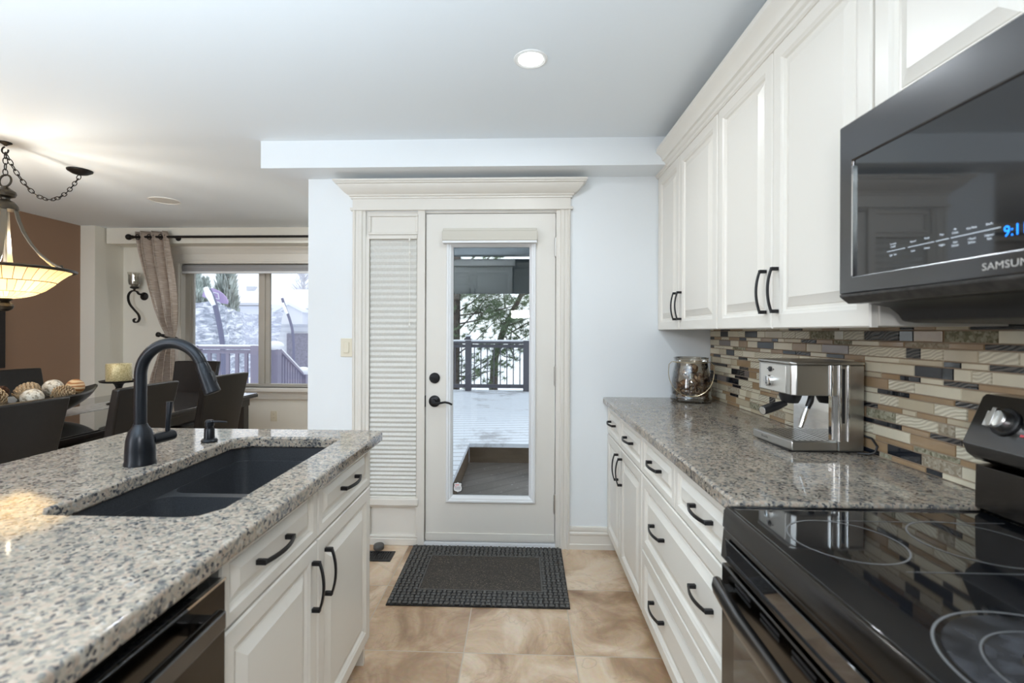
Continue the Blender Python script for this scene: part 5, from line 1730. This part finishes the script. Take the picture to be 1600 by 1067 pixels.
cu_ = thing('curtain', 'shimmering taupe curtain panel tied back at the dining window', 'curtain', (-3.85, yr, 0))
mbc = MB().grid(curt, 60, 72)
co_ = mbc.build('panel', M['curtain'], cu_, sharp=180, recalc=False)
so = co_.modifiers.new('cloth_thickness', 'SOLIDIFY'); so.thickness = 0.004
for v in (0.08, 0.25, 0.42, 0.59, 0.76, 0.92):
    l_, r_ = -4.118, -3.748
    gx = l_ + (r_ - l_) * v
    MB().tube([(gx, yr + 0.027 * cos(a), 2.325 + 0.027 * sin(a)) for a in [2 * pi * i / 20 for i in range(20)]], 0.004, 6, closed=True).build('grommet', M['iron'], cu_)
tbk = MB()
tbk.tube([Vector((-3.743, yr, 1.262)) + Vector((0.085 * cos(a), 0.062 * sin(a), -0.022 * cos(a))) for a in [2 * pi * i / 28 for i in range(28)]], [0.009] * 28, 8, closed=True)
tbk.sphere((-3.833, yr - 0.03, 1.285), (0.03, 0.02, 0.026), 8, jit=0.1)
tbk.build('tieback', M['iron'], label='black cord tieback gathering the taupe curtain', cat='tieback', origin=(-3.743, yr, 1.262))

pf_ = thing('framed_picture', 'dark framed picture on the chocolate wall at the left edge', 'picture', (XL, 4.0, 0.99))
q = MB().holed_slab([(3.38, 0.985), (4.17, 0.985), (4.17, 1.52), (3.38, 1.52)], [[(3.45, 1.055), (4.10, 1.055), (4.10, 1.45), (3.45, 1.45)]], XL + 0.001, XL + 0.03)
q.v = [(c_, a, b_) for a, b_, c_ in q.v]
q.build('frame', M['wood_dark'], pf_, bevel=0.004)
MB().box(XL + 0.001, XL + 0.012, 3.45, 4.10, 1.055, 1.45).build('artwork', M['art'], pf_)

# ================================================================== KITCHEN BEHIND THE PHOTOGRAPHER (seen mirrored in the door glass)
fr_ = thing('refrigerator', 'dark stainless refrigerator behind the photographer, mirrored in the door glass', 'refrigerator', (-0.6, -1.3, 0))
MB().box(-1.05, -0.15, YB + 0.01, -0.98, 0.02, 1.76).build('body', M['bplast'], fr_)
for (xa, xb_) in ((-1.05, -0.602), (-0.598, -0.15)):
    dq = MB().box(xa, xb_, -0.979, -0.92, 0.62, 1.76).build('door', M['fridge'], fr_, bevel=0.006)
    hx = xb_ - 0.05 if xa < -0.9 else xa + 0.05
    MB().cyl((hx, -0.88, 0.75), (hx, -0.88, 1.62), 0.012, n=12).box(hx - 0.01, hx + 0.01, -0.92, -0.885, 0.78, 0.80).box(hx - 0.01, hx + 0.01, -0.92, -0.885, 1.57, 1.59).build('handle', M['bsteel'], dq)
MB().box(-1.05, -0.15, -0.979, -0.92, 0.04, 0.61).build('drawer', M['fridge'], fr_, bevel=0.006)
oc = thing('wall_cabinet', 'cream cabinet above the refrigerator, mirrored in the door glass', 'cabinet', (-0.6, -1.3, 1.79), group='cream cabinets behind the photographer')
MB().box(-1.08, -0.12, YB + 0.005, -1.0215, 1.79, 2.29).build('carcass', M['cab'], oc)
for (xa, xb_, hx) in ((-1.076, -0.702, -0.735), (-0.698, -0.124, -0.665)):
    mb = MB(); raised_panel(mb, (xb_, -1.021, 1.80), (-1, 0, 0), (0, 0, 1), (0, 1, 0), xb_ - xa, 0.46, 0.055, 0.019)
    dq = mb.build('door', M['cab'], oc, sharp=25)
    pull(dq, (hx, -1.002, 1.89), (0, 0, 1), (0, 1, 0), 0.12)
MB().prism([(YB + 0.01, 2.291), (-0.995, 2.291), (-0.985, 2.30), (-0.96, 2.335), (-0.945, 2.35), (-0.945, 2.372), (YB + 0.01, 2.372)], 'x', -1.12, -0.08).build('crown', M['cab'], oc)
sc2 = thing('wall_cabinet', 'cream shallow cabinet right of the refrigerator, mirrored in the door glass', 'cabinet', (0.45, -1.45, 1.40), group='cream cabinets behind the photographer')
MB().box(-0.11, XR - 0.01, YB + 0.005, -1.3015, 1.40, 2.29).build('carcass', M['cab'], sc2)
for (xa, xb_) in ((-0.106, 0.524), (0.53, 1.15)):
    mb = MB(); raised_panel(mb, (xb_, -1.301, 1.41), (-1, 0, 0), (0, 0, 1), (0, 1, 0), xb_ - xa, 0.86, 0.055, 0.019)
    mb.build('door', M['cab'], sc2, sharp=25)
MB().prism([(YB + 0.01, 2.291), (-1.28, 2.291), (-1.27, 2.30), (-1.24, 2.335), (-1.225, 2.35), (-1.225, 2.372), (YB + 0.01, 2.372)], 'x', -0.06, XR - 0.01).build('crown', M['cab'], sc2)

# ================================================================== OUTSIDE
MB().box(-40, 40, YW + 0.4, 60, -0.75, -0.55).add([], []).box(-1.15, 40, D + 0.2, YW + 0.4, -0.75, -0.55).build('snow_ground', M['snow'], kind='structure', label='snow-covered ground of the back yard', cat='ground')
# low landing outside the door and raised snowy deck around it
MB().box(-0.52, 3.2, D + 0.16, 4.88, -0.10, -0.005).build('deck_landing', M['deck_low'], kind='structure', label='wet grey sunken deck landing outside the door', cat='deck')
dk = MB()
dk.prism([(-0.52, 4.88), (3.2, 4.88), (3.2, 9.35), (-1.5, 9.35), (-1.5, YW + 0.3), (-1.19, YW + 0.3), (-1.19, D + 0.16), (-0.52, D + 0.16)], 'z', 0.150, 0.190)
dk.build('upper_deck', M['deck_up'], kind='structure', label='raised wooden deck under thin snow beyond the landing', cat='deck')
rsr = MB()
rsr.box(-0.52, 3.2, 4.885, 4.91, -0.10, 0.149).box(-0.55, -0.525, D + 0.16, 4.91, -0.10, 0.149)
rsr.build('deck_riser', M['riser'], kind='structure', label='brown wooden step riser below the upper deck', cat='step')


def rail_section(label, p, q, zb, zt_, posts, nb, mt_, bw, snow=True, cap=True, name='deck_railing', bal_r=True, post_w=0.10):
    p = Vector((p[0], p[1], 0)); q = Vector((q[0], q[1], 0))
    t = thing(name, label, 'railing', ((p + q) / 2 + Vector((0, 0, zb))))
    def P(s_, z_):
        v = p.lerp(q, s_); return Vector((v.x, v.y, z_))
    d_ = (q - p).normalized(); n_ = Vector((-d_.y, d_.x, 0))
    MB().bar(P(0, zt_ - 0.02), P(1, zt_ - 0.02), 0.11, 0.04).build('top_rail', mt_, t)
    MB().bar(P(0, zt_ - 0.085), P(1, zt_ - 0.085), 0.04, 0.06).build('sub_rail', mt_, t)
    MB().bar(P(0, zb + 0.09), P(1, zb + 0.09), 0.04, 0.07).build('bottom_rail', mt_, t)
    if snow:
        MB().bar(P(0, zt_ + 0.018), P(1, zt_ + 0.018), 0.10, 0.035).build('snow_cap', M['snow'], t, bevel=0.012)
    for s_ in posts:
        c_ = P(s_, 0)
        po = MB().obox((c_.x, c_.y, (zb + zt_) / 2 + 0.01), (d_, n_, (0, 0, 1)), (post_w / 2, post_w / 2, (zt_ - zb) / 2 + 0.01)).build('post', mt_, t)
        if cap:
            MB().prism([(c_.x - 0.08, c_.y - 0.08), (c_.x + 0.08, c_.y - 0.08), (c_.x + 0.08, c_.y + 0.08), (c_.x - 0.08, c_.y + 0.08)], 'z', zt_ + 0.02, zt_ + 0.06).build('post_cap', mt_, po)
            MB().sphere((c_.x, c_.y, zt_ + 0.065), (0.105, 0.105, 0.06), 8).build('cap_snow', M['snow'], po)
    for i in range(nb):
        s_ = (i + 0.5) / nb
        c_ = P(s_, 0)
        if bal_r:
            MB().cyl((c_.x, c_.y, zb + 0.12), (c_.x, c_.y, zt_ - 0.11), bw / 2, n=8).build('baluster', mt_, t)
        else:
            MB().obox((c_.x, c_.y, (zb + zt_) / 2), (d_, n_, (0, 0, 1)), (bw / 2, 0.018, (zt_ - zb) / 2 - 0.1)).build('baluster', mt_, t)
    return t


rail_section('dark slate deck railing with thin balusters seen through the door', (-2.2, 9.22), (2.3, 9.22), 0.19, 1.135, [0.266, 0.513, 0.76], 36, M['rail'], 0.020, cap=False, post_w=0.115)
# small post light on the railing
lp = thing('post_lamp', 'snow-dusted lamp cap on the deck railing post', 'lamp', (-1.003, 9.22, 1.17))
MB().box(-1.06, -0.946, 9.165, 9.275, 1.172, 1.195).box(-1.04, -0.966, 9.185, 9.255, 1.195, 1.235).build('base', M['rail'], lp)
MB().box(-1.065, -0.94, 9.16, 9.28, 1.235, 1.262).build('snow_cap', M['snow'], lp, bevel=0.01)

# railing seen through the dining window, with the stair going down beside it
rail_section('plum-grey snowy deck railing outside the dining window', (-6.5, 8.0), (-4.42, 8.0), 0.06, 1.055, [0.46, 0.975], 13, M['rail_plum'], 0.055, cap=False, bal_r=False, post_w=0.15)
pc2 = MB()
st_ = thing('stair_railing', 'sloping snowy stair railing descending right of the deck railing', 'railing', (-4.2, 8.6, 0))
a0 = Vector((-4.27, 8.30, 1.00)); a1 = Vector((-4.32, 9.35, 0.46))
MB().bar(a0, a1, 0.10, 0.05).build('top_rail', M['rail_plum'], st_)
MB().bar(a0 + Vector((0, 0, 0.035)), a1 + Vector((0, 0, 0.035)), 0.10, 0.03).build('snow_cap', M['snow'], st_)
MB().bar(a0 - Vector((0, 0, 0.85)), a1 - Vector((0, 0, 0.85)), 0.05, 0.08).build('bottom_rail', M['rail_plum'], st_)
for i in range(9):
    c_ = a0.lerp(a1, (i + 0.6) / 9.5)
    MB().box(c_.x - 0.02, c_.x + 0.02, c_.y - 0.03, c_.y + 0.03, c_.z - 0.85, c_.z).build('baluster', M['rail_plum'], st_)
for (c_, zb_) in ((a0 + Vector((0, -0.10, 0.02)), 0.0), (a1 + Vector((0, 0.05, 0.02)), -0.55)):
    po = MB().box(c_.x - 0.08, c_.x + 0.08, c_.y - 0.06, c_.y + 0.08, zb_, c_.z + 0.03).build('post', M['rail_plum'], st_)
    MB().sphere((c_.x, c_.y, c_.z + 0.05), (0.15, 0.13, 0.085), 8).build('cap_snow', M['snow'], po)
MB().box(-6.6, -4.05, YW + 0.35, 8.1, -0.02, 0.06).build('side_deck', M['snow'], kind='structure', label='snow-covered deck outside the dining window', cat='deck')

# covered deck: dark canopy seen through the upper door glass
cv = thing('deck_canopy', 'dark deck canopy with hanging valance seen through the door glass', 'canopy', (0.6, 7.8, 0.19))
MB().box(-2.3, 3.1, 7.05, 8.4, 2.64, 2.72).build('roof_panel', M['awning'], cv)
MB().box(-2.3, 3.1, 8.30, 8.34, 1.985, 2.585).build('valance', M['awning'], cv)
for xx in (-1.55, 2.9):
    MB().box(xx, xx + 0.1, 8.30, 8.40, 0.19, 2.64).build('post', M['rail'], cv)

# pine beyond the deck
rt = random.Random(11)
pt = thing('pine_tree', 'broad open pine tree standing beyond the deck railing', 'tree', (-0.6, 12.5, -0.55))
MB().tube([(-1.72, 12.2, -0.56), (-1.70, 12.2, 0.8), (-1.66, 12.15, 2.4), (-1.6, 12.2, 5.2)], [0.17, 0.15, 0.13, 0.08], 10).build('trunk', M['bark'], pt)
MB().tube([(-0.75, 13.0, -0.56), (-0.70, 13.0, 0.6), (-0.45, 12.9, 1.4), (0.1, 12.9, 2.5), (0.5, 12.8, 4.0)], [0.13, 0.10, 0.08, 0.06, 0.03], 8).build('trunk', M['bark'], pt)
brs = []
for i in range(26):
    if i % 2:
        s0 = Vector((-1.68, 12.2, rt.uniform(0.0, 3.0))); d0 = Vector((rt.uniform(0.8, 2.2), rt.uniform(-0.8, 0.6), rt.uniform(0.2, 1.3)))
    else:
        s0 = Vector((rt.uniform(-0.7, 0.0), 12.95, rt.uniform(0.4, 2.3))); d0 = Vector((rt.uniform(-1.2, 1.6), rt.uniform(-0.8, 0.4), rt.uniform(0.2, 1.2)))
    m0 = s0 + d0 * 0.5 + Vector((0, 0, -0.08)); e0 = s0 + d0
    MB().tube([s0, m0, e0], [0.022, 0.014, 0.006], 6).build('branch', M['bark'], pt)
    brs.append((s0, m0, e0))
nd = MB()
for (s0, m0, e0) in brs:
    for q in range(34):
        t_ = rt.uniform(0.15, 1.15)
        c_ = (m0.lerp(e0, (t_ - 0.5) * 2) if t_ > 0.5 else s0.lerp(m0, t_ * 2)) + Vector((rt.gauss(0, 0.22), rt.gauss(0, 0.2), rt.gauss(0, 0.20)))
        for k_ in range(24):
            dv = Vector((rt.gauss(0, 1), rt.gauss(0, 1), rt.gauss(0.1, 0.8))).normalized()
            L1 = rt.uniform(0.09, 0.19)
            sd_ = dv.cross(Vector((rt.random(), rt.random(), rt.random()))).normalized() * 0.0075
            nd.add([c_ - sd_, c_ + sd_, c_ + dv * L1], [(0, 1, 2)])
nd.build('needles', M['needles'], pt, kind='stuff', recalc=False)


def cedar(label, x, y, z0_, h_, r_, seed, mt_='needles_snow'):
    r1 = random.Random(seed)
    t = thing('cedar_tree', label, 'tree', (x, y, z0_))
    MB().cyl((x, y, z0_ - 0.02), (x, y, z0_ + h_ * 0.9), 0.10, 0.02, 8).build('trunk', M['bark'], t)
    mb = MB()
    for i in range(2600):
        t_ = r1.random() ** 1.25
        rr = r_ * (1 - t_) ** 0.75 * (0.35 + 0.65 * sqrt(r1.random())) + 0.02
        a = r1.uniform(0, 2 * pi)
        c_ = Vector((x + rr * cos(a), y + rr * sin(a), z0_ + 0.1 + t_ * (h_ - 0.1)))
        up2 = Vector((cos(a) * 0.5, sin(a) * 0.5, 1)).normalized()
        sd_ = up2.cross(Vector((r1.gauss(0, 1), r1.gauss(0, 1), r1.gauss(0, 1)))).normalized() * 0.06
        L1 = r1.uniform(0.16, 0.34)
        mb.add([c_ - sd_, c_ + sd_, c_ + up2 * L1], [(0, 1, 2)])
    mb.build('foliage', M[mt_], t, kind='stuff', recalc=False)
    return t


cedar('tall frosted cedar right of the lilac backboard', -10.42, 16.6, -0.55, 4.9, 0.62, 3)
cedar('frosted cedar at the left edge of the dining window', -12.62, 18.2, -0.55, 4.2, 0.42, 5)
cedar('small frosted cedar between the two taller cedars', -13.42, 20.0, -0.55, 4.0, 0.36, 6)

# trampoline with enclosure net
tp = thing('trampoline', 'snowy trampoline with sagging enclosure net and curved poles', 'trampoline', (-7.9, 13.4, -0.55))
poleA = [(-7.66, 12.2, -0.55), (-7.70, 12.2, 0.2), (-7.75, 12.2, 1.02), (-7.86, 12.2, 1.65), (-7.98, 12.2, 2.10), (-8.12, 12.2, 2.40)]
poleB = [(-6.84, 14.2, -0.55), (-6.82, 14.2, 0.38), (-6.82, 14.2, 0.88), (-6.86, 14.2, 1.33), (-6.96, 14.2, 1.71), (-7.10, 14.2, 2.06), (-7.18, 14.2, 2.31)]
MB().tube(catmull(poleA), 0.062, 10).build('pole', M['foam'], tp)
MB().tube(catmull(poleB), 0.040, 10).build('pole', M['foam'], tp)
MB().tube([(-8.16, 12.15, 2.44), (-8.07, 12.14, 2.26), (-7.93, 12.13, 1.98)], [0.06, 0.085, 0.05], 8).build('pole_snow', M['snow'], tp)
MB().tube([(-7.15, 14.15, 2.16), (-7.0, 14.15, 1.84)], [0.05, 0.045], 8).build('pole_snow', M['snow'], tp)
net = MB()
NP = catmull([(-9.6, 11.7, 1.96), (-8.9, 12.0, 1.98), (-8.41, 12.2, 2.05), (-7.98, 12.25, 2.10), (-7.92, 12.45, 2.01), (-7.95, 12.7, 1.96), (-8.00, 13.1, 1.91), (-7.96, 13.4, 1.85), (-7.95, 13.8, 1.83), (-7.87, 14.0, 1.82), (-7.63, 14.1, 1.82), (-7.31, 14.18, 1.90), (-7.10, 14.2, 2.03)], 6)


def netp(u, v):
    q = u * (len(NP) - 1); i = min(int(q), len(NP) - 2); p_ = NP[i].lerp(NP[i + 1], q - i)
    z_ = -0.1 + (p_.z + 0.1) * v
    t_ = max(0.0, (u - 0.55) / 0.45)
    inx = -0.42 * t_ * (1 - v) ** 0.8 * (1 - 0.25 * v)
    return (p_.x + inx + 0.02 * sin(u * 60 + v * 4), p_.y + 0.05 * sin(v * 17 + u * 9), z_)


net.grid(netp, 90, 26)
net.build('enclosure_net', M['net'], tp, recalc=False, sharp=180)
MB().lathe([(1.75, 0.05), (1.85, 0.0), (1.85, -0.08), (0.0, -0.05)], (-8.9, 13.9, 0), 36).build('jump_mat', M['snow'], tp)
for a in range(4):
    an = radians(30 + 90 * a)
    MB().cyl((-8.9 + 1.8 * cos(an), 13.9 + 1.8 * sin(an), -0.56), (-8.9 + 1.8 * cos(an), 13.9 + 1.8 * sin(an), -0.04), 0.04, n=8).build('leg', M['foam'], tp)
bb = MB()
bb.prism([(-8.50, 2.24), (-8.46, 2.36), (-8.36, 2.44), (-8.22, 2.46), (-8.06, 2.40), (-7.94, 2.32), (-7.84, 2.21), (-7.79, 2.09), (-7.82, 2.04), (-8.00, 2.06), (-8.25, 2.14)], 'y', 12.50, 12.54)
bbo = bb.build('backboard', M['purple'], tp, label='lilac basketball backboard')
sq = MB()
for (p_, q_) in (((-8.18, 2.345), (-8.05, 2.315)), ((-8.05, 2.315), (-8.02, 2.165)), ((-8.02, 2.165), (-8.15, 2.195)), ((-8.15, 2.195), (-8.18, 2.345))):
    sq.bar((p_[0], 12.49, p_[1]), (q_[0], 12.49, q_[1]), 0.016, 0.02, up=(0, 1, 0))
sq.build('target_square', M['snow'], bbo)
MB().tube([(-8.36 + 0.16 * cos(a), 12.1 + 0.16 * sin(a), 1.86 + 0.03 * cos(a)) for a in [2 * pi * i / 24 for i in range(24)]], 0.016, 6, closed=True).build('hoop', M['snow'], tp)

# neighbouring garage and house
hs = thing('garage', 'pale snow-roofed garage with grey block wall beyond the trampoline', 'garage', (-8.4, 20.0, -0.55))
MB().box(-10.45, -6.5, 20.0, 25.0, -0.55, 2.28).build('wall', M['siding'], hs)
MB().prism([(19.6, 2.26), (25.4, 2.26), (25.4, 2.36), (22.5, 3.30), (19.6, 2.42)], 'x', -10.75, -6.2).build('roof', M['snow'], hs)
MB().prism([(-10.02, 1.6), (-8.92, 1.6), (-8.92, 2.16), (-9.47, 2.42), (-10.02, 2.16)], 'y', 19.3, 20.0).build('gable', M['siding'], hs)
MB().prism([(-10.12, 2.08), (-9.47, 2.40), (-8.82, 2.08), (-8.82, 2.20), (-9.47, 2.53), (-10.12, 2.20)], 'y', 19.2, 20.4).build('gable_snow', M['snow'], hs)
MB().box(-9.86, -8.2, 19.9, 19.99, -0.55, 1.22).build('block_panel', M['brick'], hs)
sdg = MB()
for i in range(14):
    sdg.box(-10.45, -6.5, 19.985, 19.999, -0.5 + i * 0.2, -0.492 + i * 0.2)
sdg.build('siding_groove', M['siding_line'], hs)
ho = thing('neighbour_house', 'white neighbouring house with broad snowy roof behind the net', 'house', (-17.0, 28.0, -0.55))
MB().box(-24, -14.6, 28.0, 34, -0.55, 2.80).build('wall', M['siding'], ho)
MB().prism([(27.4, 2.95), (34.6, 2.95), (31.0, 6.0)], 'x', -24.6, -14.2).build('roof', M['snow'], ho)
MB().box(-24.6, -14.2, 27.38, 27.42, 2.80, 2.945).build('gutter', M['siding_line'], ho)
MB().box(-16.5, -16.0, 28.3, 28.9, 3.75, 4.0).build('roof_vent', M['siding_line'], ho)


def bare_tree(label, x, y, h_, seed):
    r1 = random.Random(seed)
    t = thing('bare_tree', label, 'tree', (x, y, -0.55))
    mb = MB(); tw = MB()
    mb.tube([(x, y, -0.56), (x + 0.1, y, h_ * 0.5), (x, y, h_)], [0.16, 0.10, 0.03], 8)
    for i in range(46):
        z_ = r1.uniform(h_ * 0.35, h_ * 0.95); a = r1.uniform(0, 2 * pi); l_ = r1.uniform(0.6, 1.6)
        p0 = Vector((x, y, z_)); p1 = p0 + Vector((cos(a) * l_ * 0.6, sin(a) * l_ * 0.6, l_ * 0.7))
        tw.tube([p0, p1], [0.03, 0.01], 5)
        for k_ in range(3):
            p2 = p0.lerp(p1, r1.uniform(0.4, 1)); tw.tube([p2, p2 + Vector((r1.gauss(0, .3), r1.gauss(0, .3), r1.uniform(0.2, .6)))], [0.012, 0.005], 4)
    mb.build('trunk', M['twig'], t)
    tw.build('twigs', M['twig'], t, kind='stuff')


bare_tree('faint bare tree behind the garage roof', -12.4, 27.0, 4.6, 9)
